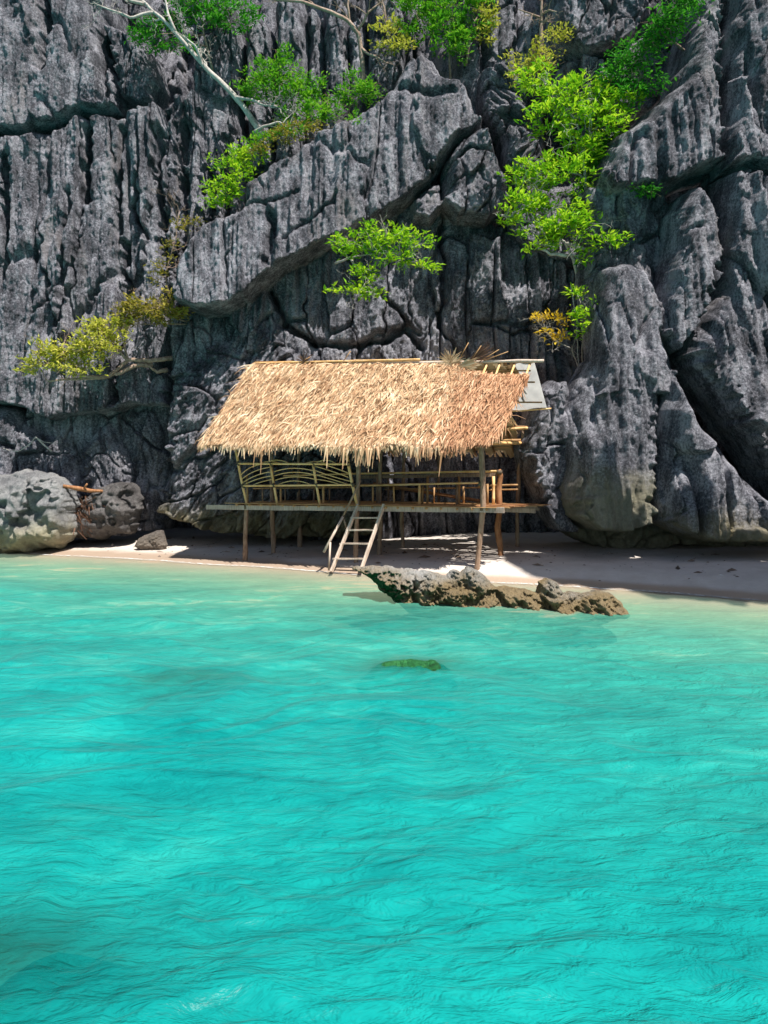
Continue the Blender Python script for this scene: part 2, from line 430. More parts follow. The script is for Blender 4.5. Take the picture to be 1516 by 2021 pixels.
# ------------------------------------------------------------------ water
def wave_h(X, Y):
    """choppy small lagoon waves; amplitude fades to nothing at the shore"""
    s, tt = shore_t(X, Y)
    w1 = fbm2(X * 0.33, Y * 0.5, 2, 50); w2 = fbm2(X * 0.4 + 9, Y * 0.55, 2, 57)
    xw = X + 0.9 * w1; yw = Y + 0.9 * w2
    def ridge(n): return 1 - np.sqrt(n * n + 0.03)
    a = ridge(n2(xw * 0.42 + yw * 0.25, yw * 0.85 - xw * 0.2, 61))
    b_ = ridge(n2(xw * 0.95 - yw * 0.35, yw * 1.7 + xw * 0.45, 62))
    c_ = ridge(n2(xw * 1.9 + yw * 0.9, yw * 3.7 - xw * 0.9, 63))
    e_ = ridge(n2(xw * 4.1 - yw * 1.2, yw * 8.2 + xw * 1.5, 64))
    g_ = n2(xw * 9 + yw * 2.5, yw * 17 - xw * 3, 65)
    patch = 0.45 + 0.55 * sstep(-0.5, 0.5, fbm2(X * 0.22 + 3, Y * 0.3, 2, 70))
    h = 0.085 * (a - 0.55) + 0.065 * (b_ - 0.55) + patch * (0.040 * (c_ - 0.55) + 0.012 * (e_ - 0.55)) + 0.003 * g_ * patch
    amp = 0.10 + 0.90 * sstep(0.0, 7.5, -tt)
    return h * amp
us = np.r_[-14, -6, -2.5, -1.4, -1.0, np.linspace(-0.80, 0.80, 560), 1.0, 1.4, 2.5, 6, 14]
yv = [1.3]
while yv[-1] < 27: yv.append(yv[-1] + max(0.010, yv[-1] * 0.0034 + yv[-1] ** 2 * 0.00016))
yv = np.array(yv)
back = np.array([-1500, -300, -80, -25, -9, -3, 0.3])
Yall = np.r_[back, yv]
Wd = np.where(Yall > 1.3, Yall, 1.3 + np.abs(1.3 - Yall) * 1.5)
WX = us[None, :] * Wd[:, None]; WY = np.repeat(Yall[:, None], len(us), 1)
WZ = np.where((WY > 0.5) & (np.abs(us)[None, :] < 0.9), wave_h(WX, np.maximum(WY, -50)), 0.0)
depth = WZ - ground_z(WX, WY)
Vw = np.stack([WX, WY, WZ], -1).reshape(-1, 3)
Fw = grid_faces(len(Yall), len(us))
dry_land = depth.ravel() < -0.12
Fw = Fw[~dry_land[Fw].all(1)]
me = mesh_np('lagoon_water', Vw, Fw)
at_ = me.attributes.new('water_depth', 'FLOAT', 'POINT'); at_.data.foreach_set('value', np.clip(depth, 0, 5).ravel().astype(np.float32))
at_ = me.attributes.new('open_depth', 'FLOAT', 'POINT'); at_.data.foreach_set('value', np.clip(depth + np.where(WY > -50, weed_f(WX, WY), 0), 0, 5).ravel().astype(np.float32))
at_ = me.attributes.new('wave_height', 'FLOAT', 'POINT'); at_.data.foreach_set('value', WZ.ravel().astype(np.float32))
t = NT('turquoise lagoon water')
t.t.nodes.remove(t.b)
dA = t.n('Attribute', attribute_name='water_depth'); hA = t.n('Attribute', attribute_name='wave_height')
dep = dA.outputs['Fac']
p = t.geo((1, 1.9, 1))
rip = t.noise(p, 5.5, 4, 0.62, 0.5)
nb = t.bump(rip, 0.5, 0.04)
rip2 = t.noise(t.geo((0.9, 2.0, 1)), 4.2, 4, 0.62, 0.55)
rdg = t.n('TexNoise', noise_type='RIDGED_MULTIFRACTAL'); t.l(t.geo((0.75, 1.7, 1)), rdg.inputs['Vector']); rdg.inputs['Scale'].default_value = 2.3; rdg.inputs['Detail'].default_value = 2.5; rdg.inputs['Roughness'].default_value = 0.5; rdg.inputs['Distortion'].default_value = 0.9
nd = t.bump(t.math('ADD', t.math('MULTIPLY', rdg.outputs['Fac'], 0.16), t.math('MULTIPLY', rip2, 0.62)), 0.75, 0.20)
# light scattered back by the water column: pale green when shallow, turquoise when deep
hh = t.math('MULTIPLY', hA.outputs['Fac'], 1.2)
oA = t.n('Attribute', attribute_name='open_depth')
dd = t.math('MULTIPLY', oA.outputs['Fac'], 0.42)
body = t.ramp(dd, [(0.0, (0.36, 0.42, 0.30)), (0.17, (0.13, 0.40, 0.265)), (0.42, (0.02, 0.325, 0.268)), (0.62, (0.0, 0.27, 0.255)), (1.0, (0.0, 0.25, 0.248))])
mk = t.math('ADD', t.math('MULTIPLY', t.noise(t.geo((0.55, 1, 1)), 0.42, 3, 0.6, 0.9), 0.55), t.math('MULTIPLY', t.noise(t.geo((0.6, 1.3, 1)), 1.5, 4, 0.62, 1.6), 0.45))
murk = t.ramp(mk, [(0.34, (0.2, 0.62, 0.66)), (0.46, (0.8, 0.92, 0.93)), (0.55, (1.2, 1.12, 1.10)), (0.66, (6.0, 1.42, 1.33))])
body = t.mix(0.95, t.mix(1.0, body, (0.003, 0.0, 0.0), 'ADD'), murk, 'MULTIPLY')
dif = t.n('BsdfDiffuse'); t.l(body, dif.inputs[0]); t.l(nd, dif.inputs['Normal'])
tra = t.n('BsdfTransparent'); tint = t.ramp(dd, [(0.0, (0.97, 0.99, 0.97)), (0.3, (0.55, 0.93, 0.84)), (1.0, (0.15, 0.75, 0.70))]); t.l(tint, tra.inputs[0])
sc = t.math('SUBTRACT', 1.0, t.math('POWER', 2.718, t.math('MULTIPLY', dep, -1.15)))
m1 = t.n('MixShader'); t.l(sc, m1.inputs[0]); t.l(tra.outputs[0], m1.inputs[1]); t.l(dif.outputs[0], m1.inputs[2])
gl = t.n('BsdfGlossy'); gl.inputs['Roughness'].default_value = 0.36; t.l(nb, gl.inputs['Normal'])
fr = t.n('Fresnel'); fr.inputs['IOR'].default_value = 1.33; t.l(nb, fr.inputs['Normal'])
m2 = t.n('MixShader'); t.l(t.math('MULTIPLY', fr.outputs[0], 0.36), m2.inputs[0]); t.l(m1.outputs[0], m2.inputs[1]); t.l(gl.outputs[0], m2.inputs[2])
fm = t.n('MapRange', interpolation_type='SMOOTHSTEP'); t.l(dep, fm.inputs[0]); fm.inputs[1].default_value = 0.004; fm.inputs[2].default_value = 0.05; fm.inputs[3].default_value = 1; fm.inputs[4].default_value = 0
lace = t.ramp(t.noise(t.geo(), 7, 4, 0.65, 0.8), [(0.42, 0.0), (0.56, 0.75)])
fo = t.n('BsdfDiffuse'); fo.inputs[0].default_value = (0.8, 0.8, 0.78, 1)
m3 = t.n('MixShader'); t.l(t.math('MULTIPLY', fm.outputs[0], lace), m3.inputs[0]); t.l(m2.outputs[0], m3.inputs[1]); t.l(fo.outputs[0], m3.inputs[2])
t.l(m3.outputs[0], t.out.inputs[0])
M['water'] = t.m
me.materials.append(t.m)
link('lagoon_water', me, None, 'rippled turquoise lagoon water', None, None, 'structure')

# ------------------------------------------------------------------ rock masses
def poly_world(poly, Y0, tx, lean):
    out = []
    c = np.mean(np.array(poly, float), 0); C = at(c[0], c[1], Y0)
    for (px, py) in poly:
        Y = Y0
        for _ in range(6):
            q = at(px, py, Y); Y = Y0 + tx * (q[0] - C[0]) + lean * (q[2] - C[2])
        q = at(px, py, Y); out.append((q[0], q[2]))
    return out, C

def relief(X, Z, seed, flute=0.10, blocks=0.25, fine=0.05, bx=0.9, bz=3.2, tilt=0.0, fz=1.0):
    """distance towards the viewer of karst relief: columns, rills, pits"""
    Xr = X + tilt * Z
    w = fbm2(Xr * 0.45, Z * 0.25, 3, seed)
    xw = Xr + 0.35 * w * (0.4 + 0.6 * fz)
    r = 0.30 * fbm2(Xr * 0.35, Z * 0.22, 3, seed + 11)
    if blocks:
        zw = Z + 0.9 * n2(Xr * 0.8, Z * 0.15, seed + 4)
        f1, f2, h, tl = worley(xw / bx + 0.10 * n2(Xr * 3, Z * 3, seed + 8), zw / bz, seed + 5)
        e = f2 - f1
        r = r + blocks * (h - 0.5 + 1.5 * tl) * sstep(0.0, 0.07, e) - 0.8 * blocks * np.exp(-(e / 0.04) ** 2)
        f1, f2, h, tl = worley(xw / (bx * 0.36) + 0.08 * n2(Xr * 6, Z * 3, seed + 9), zw / (bz * 0.42) + 3, seed + 6)
        r = r + 0.36 * blocks * (h - 0.5 + 1.4 * tl) * sstep(0.0, 0.10, f2 - f1)
    gv = n2(xw * 1.25 + 40, Z * 0.13, seed + 25)
    r = r - 0.9 * flute * np.exp(-(gv / 0.06) ** 2) * sstep(-0.3, 0.3, n2(Xr * 0.6, Z * 0.25, seed + 26)) * 2.0
    fn = n2(xw * 2.9, Z * 0.28 * fz, seed + 20)
    fn2 = n2(xw * 7.0 + 4, Z * 0.5 * fz, seed + 21)
    mod = 0.55 + 0.45 * n2(Xr * 0.5, Z * 0.35, seed + 22)
    r = r + flute * mod * ((1 - np.abs(fn) * 1.6) + 0.7 * (1 - np.abs(fn2) * 1.6))
    r = r + fine * (fbm2(Xr * 4.6, Z * 1.7, 4, seed + 30, 0.6) * 1.3)
    r = r - fine * 1.0 * np.clip(n2(Xr * 13.0, Z * 4.0, seed + 40) - 0.05, 0, 1) + fine * 0.5 * n2(Xr * 16, Z * 9, seed + 41)
    return r

def mass(poly, Y0, thick=1.6, w=0.7, tx=0.0, lean=0.0, seed=1, step=0.034, jag=0.12, cracks=(), under=0.0, **kw):
    """front shell of a rock mass whose outline (photo pixels) is set at distance Y0, rolling back by `thick` at its rim"""
    P, C = poly_world(poly, Y0, tx, lean)
    A = np.array(P); x0, z0 = A.min(0) - 0.25; x1, z1 = A.max(0) + 0.25
    X, Z = np.meshgrid(np.arange(x0, x1, step), np.arange(z0, z1, step))
    dd = seg_dist(X, Z, P, True); dd = np.where(inside(X, Z, P), dd, -dd)
    dd = dd + jag * fbm2(X * 1.3, Z * 1.0, 4, seed + 77, 0.6)
    gz, gx = np.gradient(dd, step)
    gl_ = np.hypot(gx, gz) + 1e-6
    w = w * (1.0 - 0.86 * sstep(0.05, 0.6, gz / gl_)) * (0.55 + 0.5 * sstep(-0.6, 0.6, fbm2(X * 0.7, Z * 0.7, 3, seed + 78)))
    u = np.clip(dd / w, 0, 1)
    prof = 0.55 * np.sqrt(np.clip(1 - (1 - u) ** 2, 0, 1)) + 0.45 * u ** 0.6
    Y = Y0 + tx * (X - C[0]) + lean * (Z - C[2]) + thick * (1 - prof)
    r = relief(X, Z, seed, **kw)
    Y = Y - r * (0.25 + 0.75 * prof)
    if under:
        Y = Y + under * np.clip((C[2] - Z), 0, None) ** 1.5
    for (cp, cw, cd) in cracks:
        cpw = [tuple(at(a, b_, Y0)[[0, 2]]) for a, b_ in cp]
        ds = seg_dist(X + 0.10 * n2(X * 2.2, Z * 2.2, seed + 90) + 0.04 * n2(X * 7, Z * 7, seed + 91), Z + 0.10 * n2(X * 2.2 + 7, Z * 2.2, seed + 92), cpw)
        Y = Y + cd * np.exp(-(ds / cw) ** 2)
    out = (dd < 0)
    Xs = np.where(out, X - dd * gx / gl_ ** 2 * np.minimum(1, gl_), X); Zs = np.where(out, Z - dd * gz / gl_ ** 2 * np.minimum(1, gl_), Z)
    lim = 1.6 * step
    Xs = np.where(np.abs(Xs - X) > lim, X, Xs); Zs = np.where(np.abs(Zs - Z) > lim, Z, Zs)
    V = np.stack([Xs, Y, Zs], -1).reshape(-1, 3)
    Fc = grid_faces(*X.shape)
    keep = ~(out.ravel()[Fc].all(1))
    Fc = Fc[keep]
    used = np.unique(Fc); mp = np.full(len(V), -1); mp[used] = np.arange(len(used))
    return V[used], mp[Fc][:, ::1]

def colpoly(x0, x1, yt, yb, seed):
    r_ = random.Random(seed); w = x1 - x0
    return [(x0, yt + 0.35 * w), (x0 + 0.25 * w, yt + 0.05 * w), (x0 + 0.6 * w, yt), (x0 + 0.88 * w, yt + 0.2 * w), (x1, yt + 0.6 * w),
            (x1 + r_.uniform(-6, 6), (yt * 2 + yb) / 3), (x1 + r_.uniform(-6, 6), (yt + 2 * yb) / 3), (x1 - 4, yb), (x0 + 4, yb + 8), (x0 + r_.uniform(-6, 6), (yt + 2 * yb) / 3), (x0 + r_.uniform(-6, 6), (yt * 2 + yb) / 3)]

# --- the cliff itself: rear wall + columns on the left
def rear_wall():
    xs = np.arange(-22, 18, 0.10); zs = np.arange(-0.5, 24, 0.10)
    X, Z = np.meshgrid(xs, zs)
    Y = 28.6 - 0.30 * np.clip(X, -8, 14) + 0.10 * Z + 0.9 * fbm2(X * 0.2, Z * 0.2, 3, 301)
    Y = Y - relief(X, Z, 302, 0.14, 0.9, 0.07, 1.2, 3.5)
    return np.stack([X, Y, Z], -1).reshape(-1, 3), grid_faces(*X.shape)
pieces = [rear_wall()]
LW = dict(lean=0.15, flute=0.19, fine=0.075, fz=0.5)
wall_cr = [([(70, -60), (82, 60), (78, 130)], 0.16, 1.2), ([(195, -80), (190, 60), (205, 200)], 0.12, 0.9), ([(150, 260), (165, 330), (165, 400)], 0.14, 1.0)]
pieces.append(mass([(-260, -230), (215, -230), (200, -60), (192, 60), (225, 150), (228, 205), (190, 212), (150, 205), (95, 235), (40, 248), (-260, 260)], 27.6, 2.0, 0.6, seed=310, cracks=wall_cr, blocks=0.2, bx=1.6, bz=7, lean=0.15, flute=0.13, fine=0.065, fz=0.5))
pieces.append(mass([(192, 30), (240, 40), (300, 90), (312, 150), (300, 193), (270, 200), (235, 185), (228, 150)], 27.9, 1.6, 0.45, seed=311, blocks=0.22, bx=0.6, bz=2.5, **LW))
lower = [(-260, 262), (40, 252), (95, 240), (150, 214), (170, 222), (196, 214), (232, 222), (246, 202), (268, 206), (292, 204), (318, 196), (330, 230), (338, 330), (330, 470), (338, 620), (330, 800), (262, 792), (228, 808), (150, 822), (92, 826), (30, 800), (-260, 770)]
pieces.append(mass(lower, 26.75, 1.8, 0.5, seed=320, blocks=0.5, bx=1.2, bz=8.0, jag=0.14, cracks=[([(162, 240), (158, 320), (168, 390)], 0.15, 1.1), ([(0, 300), (8, 480), (2, 560)], 0.16, 1.2),
    ([(232, 240), (228, 330), (238, 460)], 0.10, 0.9), ([(132, 370), (130, 480), (140, 560), (128, 650)], 0.07, 0.8), ([(242, 480), (250, 580), (245, 800)], 0.10, 1.1), ([(160, 470), (150, 540), (140, 640)], 0.06, 0.6),
    ([(305, 240), (300, 330), (318, 420), (318, 500)], 0.11, 0.9), ([(70, 620), (110, 600), (140, 560)], 0.07, 0.4), ([(270, 320), (262, 400), (285, 470)], 0.07, 0.6)], **LW))
for i, (x0, x1, yt, yb, Yc) in enumerate([(318, 352, 190, 560, 27.2), (335, 372, 172, 600, 27.5), (362, 402, 165, 560, 27.3), (395, 422, 220, 520, 27.6), (415, 455, 226, 560, 27.2), (440, 500, 250, 560, 27.8), (325, 372, 500, 900, 26.9)]):
    pieces.append(mass(colpoly(x0, x1, yt, yb, i), Yc, 1.7, 0.42, seed=321 + i, blocks=0.2, bx=0.5, bz=3.0, jag=0.2, **LW))
# lower left blocks under the ledge
pieces.append(mass([(-260, 770), (20, 800), (70, 838), (118, 850), (150, 905), (165, 975), (150, 1060), (-260, 1090)], 26.1, 1.4, 0.7, seed=340, lean=0.08, flute=0.10, blocks=0.35, bz=1.6, fine=0.07))
pieces.append(mass([(140, 880), (175, 835), (205, 820), (232, 845), (262, 920), (268, 1000), (240, 1060), (170, 1050), (155, 960)], 25.9, 1.5, 0.7, seed=341, lean=0.08, flute=0.08, blocks=0.3, bz=1.6, fine=0.07))
pieces.append(mass([(230, 800), (300, 790), (345, 850), (345, 960), (320, 1050), (250, 1050), (255, 930)], 26.5, 1.5, 0.6, seed=342, flute=0.08, blocks=0.3, bz=1.6))
pieces.append(mass([(325, 596), (400, 606), (470, 588), (500, 640), (440, 720), (330, 745)], 25.7, 1.2, 0.4, seed=343, lean=0.15, flute=0.10, blocks=0.3, bx=0.7, bz=2.0))
pieces.append(mass([(50, 780), (345, 780), (345, 980), (50, 980)], 26.75, 1.0, 0.3, seed=344, lean=0.05, flute=0.10, blocks=0.3, bx=0.7, bz=2.0))
# rear columns in the upper centre
for i, (x0, x1, yt, yb, Yc) in enumerate([(480, 545, 20, 330, 28.4), (535, 605, -40, 360, 28.2), (598, 640, 10, 360, 28.6), (632, 690, -30, 380, 28.2), (680, 730, 30, 380, 28.5), (900, 965, -60, 330, 27.6), (950, 1030, -120, 240, 27.9), (1015, 1085, 20, 380, 27.5), (720, 800, -60, 260, 28.3), (380, 470, 60, 330, 28.2), (410, 475, -100, 190, 28.3)]):
    pieces.append(mass(colpoly(x0, x1, yt, yb, 50 + i), Yc, 1.6, 0.45, seed=360 + i, blocks=0.25, bx=0.5, bz=2.0, lean=0.1, flute=0.12, fine=0.05, step=0.045))
V, Fc = join(pieces)
link('cliff', mesh_np('cliff', V, Fc, M['rock']), None, 'dark grey fluted limestone cliff rising behind the beach', None, None, 'structure')

def rock(name, label, plist, mat=None, cat='rock'):
    V, Fc = join(plist)
    c = np.array([V[:, 0].mean(), V[:, 1].mean(), V[:, 2].min()])
    o = link(name, mesh_np(name, V - c, Fc, mat or M['rock']), None, label, cat)
    o.location = c
    return o

slab = [(785, 112), (800, 92), (835, 84), (868, 98), (886, 130), (922, 146), (945, 190), (958, 225), (935, 245), (905, 262), (878, 300), (852, 338), (795, 384), (740, 420), (690, 452), (640, 472), (600, 492), (530, 532), (480, 572), (430, 601), (380, 601), (340, 585), (321, 552), (325, 512), (345, 480), (380, 440), (402, 414), (466, 394), (474, 345), (520, 310), (560, 288), (600, 255), (650, 225), (720, 202), (768, 162)]
rock('leaning_slab', 'huge pointed grey rock slab leaning above the thatched hut', [mass(slab, 24.6, 2.0, 0.6, seed=400, lean=0.22, tx=-0.02, jag=0.10, fz=0.4, flute=0.17, blocks=0.20, bx=1.3, bz=6.0, fine=0.06,
     cracks=[([(535, 420), (540, 470), (530, 520)], 0.14, 0.6), ([(470, 395), (520, 400), (580, 375)], 0.05, 0.35), ([(560, 480), (600, 440), (660, 410), (665, 380)], 0.05, 0.3), ([(785, 150), (850, 165), (900, 160)], 0.12, 0.35)])])
rock('rock_block', 'wedge shaped grey rock block right of the pointed slab', [mass([(880, 300), (905, 262), (940, 240), (975, 246), (990, 290), (1012, 345), (1015, 385), (965, 422), (905, 418), (872, 392), (870, 345)], 24.7, 1.7, 0.5, seed=410, lean=0.25, flute=0.12, blocks=0.35, bx=0.9, bz=1.4, fine=0.06,
     cracks=[([(870, 335), (930, 290), (985, 300)], 0.07, 0.6)])])
rock('rock_block', 'small grey rock block wedged under the pointed slab', [mass([(812, 385), (850, 350), (872, 350), (880, 395), (850, 425), (815, 420)], 24.7, 1.2, 0.35, seed=411, lean=0.3, flute=0.06, blocks=0.2, bx=0.7, bz=1.0)])
rock('rock_block', 'jumbled dark rocks in the gully beside the bright tree', [
    mass([(948, 130), (1000, 100), (1040, 150), (1060, 220), (1030, 270), (985, 250), (955, 200)], 26.0, 1.5, 0.45, seed=412, lean=0.25, flute=0.05, blocks=0.6, bx=0.7, bz=0.8, tilt=0.8),
    mass([(985, 235), (1040, 240), (1090, 300), (1080, 380), (1030, 370), (1000, 320)], 25.4, 1.5, 0.45, seed=413, lean=0.25, flute=0.05, blocks=0.5, bx=0.7, bz=0.8, tilt=-0.6),
    mass([(1000, 330), (1070, 350), (1160, 330), (1230, 380), (1240, 480), (1150, 520), (1040, 480), (1000, 420)], 25.2, 1.5, 0.6, seed=414, lean=0.2, flute=0.08, blocks=0.5, bx=0.8, bz=1.5)])
wallp = [(425, 618), (475, 590), (535, 548), (640, 486), (740, 432), (810, 392), (900, 425), (1000, 430), (1090, 480), (1150, 540), (1180, 620), (1160, 760), (1130, 900), (1130, 1100), (600, 1110), (560, 900), (520, 700)]
rock('rock_wall', 'sheer fluted grey rock wall directly behind the hut', [mass(wallp, 25.2, 1.4, 0.35, seed=420, tx=-0.08, lean=0.18, under=0.07, fz=0.5, flute=0.25, blocks=0.42, bx=0.9, bz=3.4, fine=0.075, jag=0.06,
     cracks=[([(530, 560), (560, 640), (620, 672), (690, 682), (760, 670), (800, 640), (830, 690)], 0.10, 0.9), ([(870, 430), (880, 520), (870, 640)], 0.10, 0.6), ([(940, 640), (1010, 660), (1120, 650)], 0.05, 0.4), ([(740, 560), (790, 620), (830, 660)], 0.07, 0.5)])])
rock('boulder', 'pitted grey boulder with tan underside left of the hut', [mass([(500, 598), (545, 636), (600, 678), (640, 715), (720, 735), (780, 800), (790, 960), (740, 1062), (640, 1072), (540, 1072), (420, 1060), (335, 1036), (290, 1015), (287, 965), (318, 915), (312, 860), (318, 740), (352, 690), (440, 636)], 24.4, 2.2, 1.0, seed=430, tx=-0.12, lean=0.22, under=0.10, flute=0.05, blocks=0.42, bx=1.0, bz=1.1, fine=0.12, tilt=-0.5,
     cracks=[([(330, 930), (400, 870), (440, 820), (500, 760)], 0.12, 0.5), ([(480, 950), (560, 940), (660, 950)], 0.07, 0.4)])], M['rock_under'])
# --- right hand cliff masses
R = dict(flute=0.25, fine=0.055, fz=0.35)
rock('cliff_shoulder', 'massive fluted rock shoulder overhanging at upper right', [mass([(1204, 332), (1212, 280), (1226, 236), (1270, 212), (1320, 162), (1350, 142), (1368, 62), (1384, 0), (1392, -140), (1400, -330), (1452, -330), (1448, -60), (1440, 120), (1436, 305), (1400, 320), (1345, 346), (1290, 352), (1218, 358)], 21.6, 2.2, 0.55, tx=-0.05, lean=0.26, seed=440, blocks=0.30, bx=0.9, bz=5, **R)])
rock('cliff_shoulder', 'fluted rock mass at the right edge, right of the deep black cleft', [mass([(1452, -330), (1454, 0), (1446, 160), (1440, 260), (1446, 318), (1490, 306), (1530, 320), (2000, 420), (2000, -330)], 21.0, 2.0, 0.5, tx=-0.12, lean=0.24, seed=441, blocks=0.35, bx=0.9, bz=5, **R)])
rock('cliff_pillar', 'tall fluted grey rock pillar below the upper right overhang', [mass([(1340, 402), (1358, 366), (1385, 350), (1412, 366), (1432, 410), (1434, 480), (1424, 545), (1390, 620), (1342, 692), (1312, 650), (1309, 585), (1325, 540), (1340, 470)], 20.4, 1.6, 0.4, lean=0.24, seed=442, blocks=0.18, bx=0.6, bz=4, **R)])
rock('cliff_wall', 'broad fluted rock face at the right edge above the diagonal cleft', [mass([(1432, 330), (1480, 318), (1530, 330), (2000, 420), (2000, 1200), (1600, 1010), (1516, 905), (1450, 820), (1400, 750), (1352, 690), (1380, 640), (1420, 560), (1436, 470)], 19.5, 2.0, 0.5, tx=-0.12, lean=0.26, seed=443, blocks=0.42, bx=1.0, bz=4, **R)])
rock('cliff_recess', 'shadowed rock hollow between the bright tree and the right cliff', [mass([(1150, 350), (1330, 345), (1350, 480), (1320, 640), (1340, 720), (1180, 720), (1160, 560)], 21.8, 1.2, 0.4, lean=0.05, seed=444, blocks=0.5, bx=1.0, bz=1.8, **R)])
rock('cliff_pillar', 'stubby grey rock column above the big overhanging boulder', [mass([(1192, 560), (1200, 515), (1240, 498), (1290, 520), (1312, 590), (1318, 660), (1345, 730), (1330, 780), (1180, 780), (1180, 680)], 20.3, 1.5, 0.4, lean=0.22, seed=445, blocks=0.2, bx=0.8, bz=3, **R)])
rock('boulder', 'big rounded overhanging boulder with tan belly right of the hut', [mass([(1126, 850), (1140, 790), (1160, 740), (1186, 692), (1232, 668), (1272, 655), (1318, 682), (1344, 745), (1338, 860), (1330, 950), (1318, 1010), (1300, 1042), (1240, 1056), (1190, 1052), (1140, 1022), (1124, 985), (1130, 920)], 19.2, 2.2, 0.9, lean=0.24, seed=446, under=0.06, jag=0.05, fz=0.4, flute=0.30, blocks=0.16, bx=1.2, bz=5, fine=0.045,
     cracks=[([(1180, 860), (1190, 800), (1185, 740)], 0.10, 0.2)])], M['rock_tan'])
rock('boulder', 'dark lumpy boulder squeezed between the hut and the big boulder', [mass([(1034, 880), (1045, 820), (1066, 760), (1100, 735), (1140, 740), (1150, 860), (1140, 1000), (1150, 1060), (1105, 1045), (1068, 1000), (1048, 945)], 20.4, 1.6, 0.6, lean=0.12, seed=447, flute=0.06, blocks=0.45, bx=0.7, bz=1.3)])
rock('rock_ledge', 'low dark undercut rock ledge beneath the big boulder', [mass([(1070, 1000), (1140, 1010), (1300, 1020), (1420, 1030), (1700, 1020), (1700, 1130), (1500, 1100), (1390, 1084), (1330, 1080), (1250, 1096), (1180, 1082), (1110, 1050)], 20.6, 1.2, 0.5, tx=-0.15, seed=448, under=0.1, flute=0.03, blocks=0.3, bx=1.0, bz=0.8)], M['rock_tan'])
rock('boulder', 'triangular pointed boulder with tan base at the right edge', [mass([(1356, 724), (1382, 762), (1440, 850), (1516, 945), (1620, 1040), (1600, 1072), (1500, 1076), (1420, 1078), (1372, 1058), (1332, 1035), (1324, 990), (1330, 890), (1336, 800)], 18.2, 1.9, 0.7, lean=0.2, seed=449, under=0.10, jag=0.05, fz=0.4, flute=0.30, blocks=0.25, bx=0.9, bz=3.5, fine=0.05)], M['rock_under'])
rock('rock_block', 'angular dark rock block hanging at the top edge', [mass([(1092, 40), (1102, -60), (1130, -200), (1290, -200), (1284, 10), (1262, 58), (1200, 82), (1160, 95), (1112, 66)], 24.6, 1.8, 0.5, lean=0.1, seed=450, flute=0.06, blocks=0.45, bx=0.9, bz=1.2,
     cracks=[([(1200, 60), (1210, 20), (1190, -10)], 0.06, 0.4)])])
rock('rock_block', 'small dark block below the hanging block at the top', [mass([(1105, 110), (1160, 100), (1205, 108), (1212, 150), (1180, 200), (1110, 190)], 24.9, 1.4, 0.4, lean=0.1, seed=451, flute=0.06, blocks=0.35, bx=0.7, bz=1.2),
     mass([(1200, 100), (1250, 70), (1300, 40), (1380, 60), (1350, 150), (1290, 210), (1215, 200)], 25.2, 1.4, 0.4, lean=0.1, seed=452, flute=0.06, blocks=0.35, bx=0.7, bz=1.2)])
# ------------------------------------------------------------------ free standing boulders (closed solids)
def solid(poly, Y0, tx=0.0, th=0.8, w=0.6, seed=1, step=0.02, jag=0.04, rough=0.08, sc=2.5, fb=1.6, power=0.5):
    P, C = poly_world(poly, Y0, tx, 0.0)
    A = np.array(P); x0, z0 = A.min(0) - 0.12; x1, z1 = A.max(0) + 0.12
    X, Z = np.meshgrid(np.arange(x0, x1, step), np.arange(z0, z1, step))
    dd = seg_dist(X, Z, P, True); dd = np.where(inside(X, Z, P), dd, -dd) + jag * fbm2(X * 3, Z * 3, 4, seed + 7, 0.6)
    gz, gx = np.gradient(dd, step); gg = np.hypot(gx, gz) + 1e-6
    u = np.clip(dd / w, 0, 1); prof = np.clip(1 - (1 - u) ** 2, 0, 1) ** power
    out = dd < 0
    Xs = np.where(out, X - np.clip(dd * gx / gg ** 2, -1.5 * step, 1.5 * step), X); Zs = np.where(out, Z - np.clip(dd * gz / gg ** 2, -1.5 * step, 1.5 * step), Z)
    base = Y0 + tx * (X - C[0]); Vs = []
    for sg in (-1, 1):
        f1, f2, h, tl = worley(X * sc * 0.7 + sg * 5.0 + 0.25 * n2(X * 4, Z * 4, seed), Z * sc * 0.8 + 0.25 * n2(X * 4 + 5, Z * 4, seed), seed + sg)
        r = rough * (fbm2(X * sc + sg * 11, Z * sc, 5, seed + 3 + sg, 0.6) * fb + 1.3 * (h - 0.5 + 2.2 * tl) * sstep(0, 0.08, f2 - f1) + 0.35 * n2(X * sc * 6 + sg, Z * sc * 6, seed + 9))
        Vs.append(np.stack([Xs, base + sg * (th * prof + r * prof), Zs], -1).reshape(-1, 3))
    Fc = grid_faces(*X.shape); Fc = Fc[~out.ravel()[Fc].all(1)]
    n = len(Vs[0]); V = np.vstack(Vs); Fa = np.vstack([Fc, Fc[:, ::-1] + n])
    used = np.unique(Fa); mp = np.full(len(V), -1); mp[used] = np.arange(len(used))
    return V[used], mp[Fa]

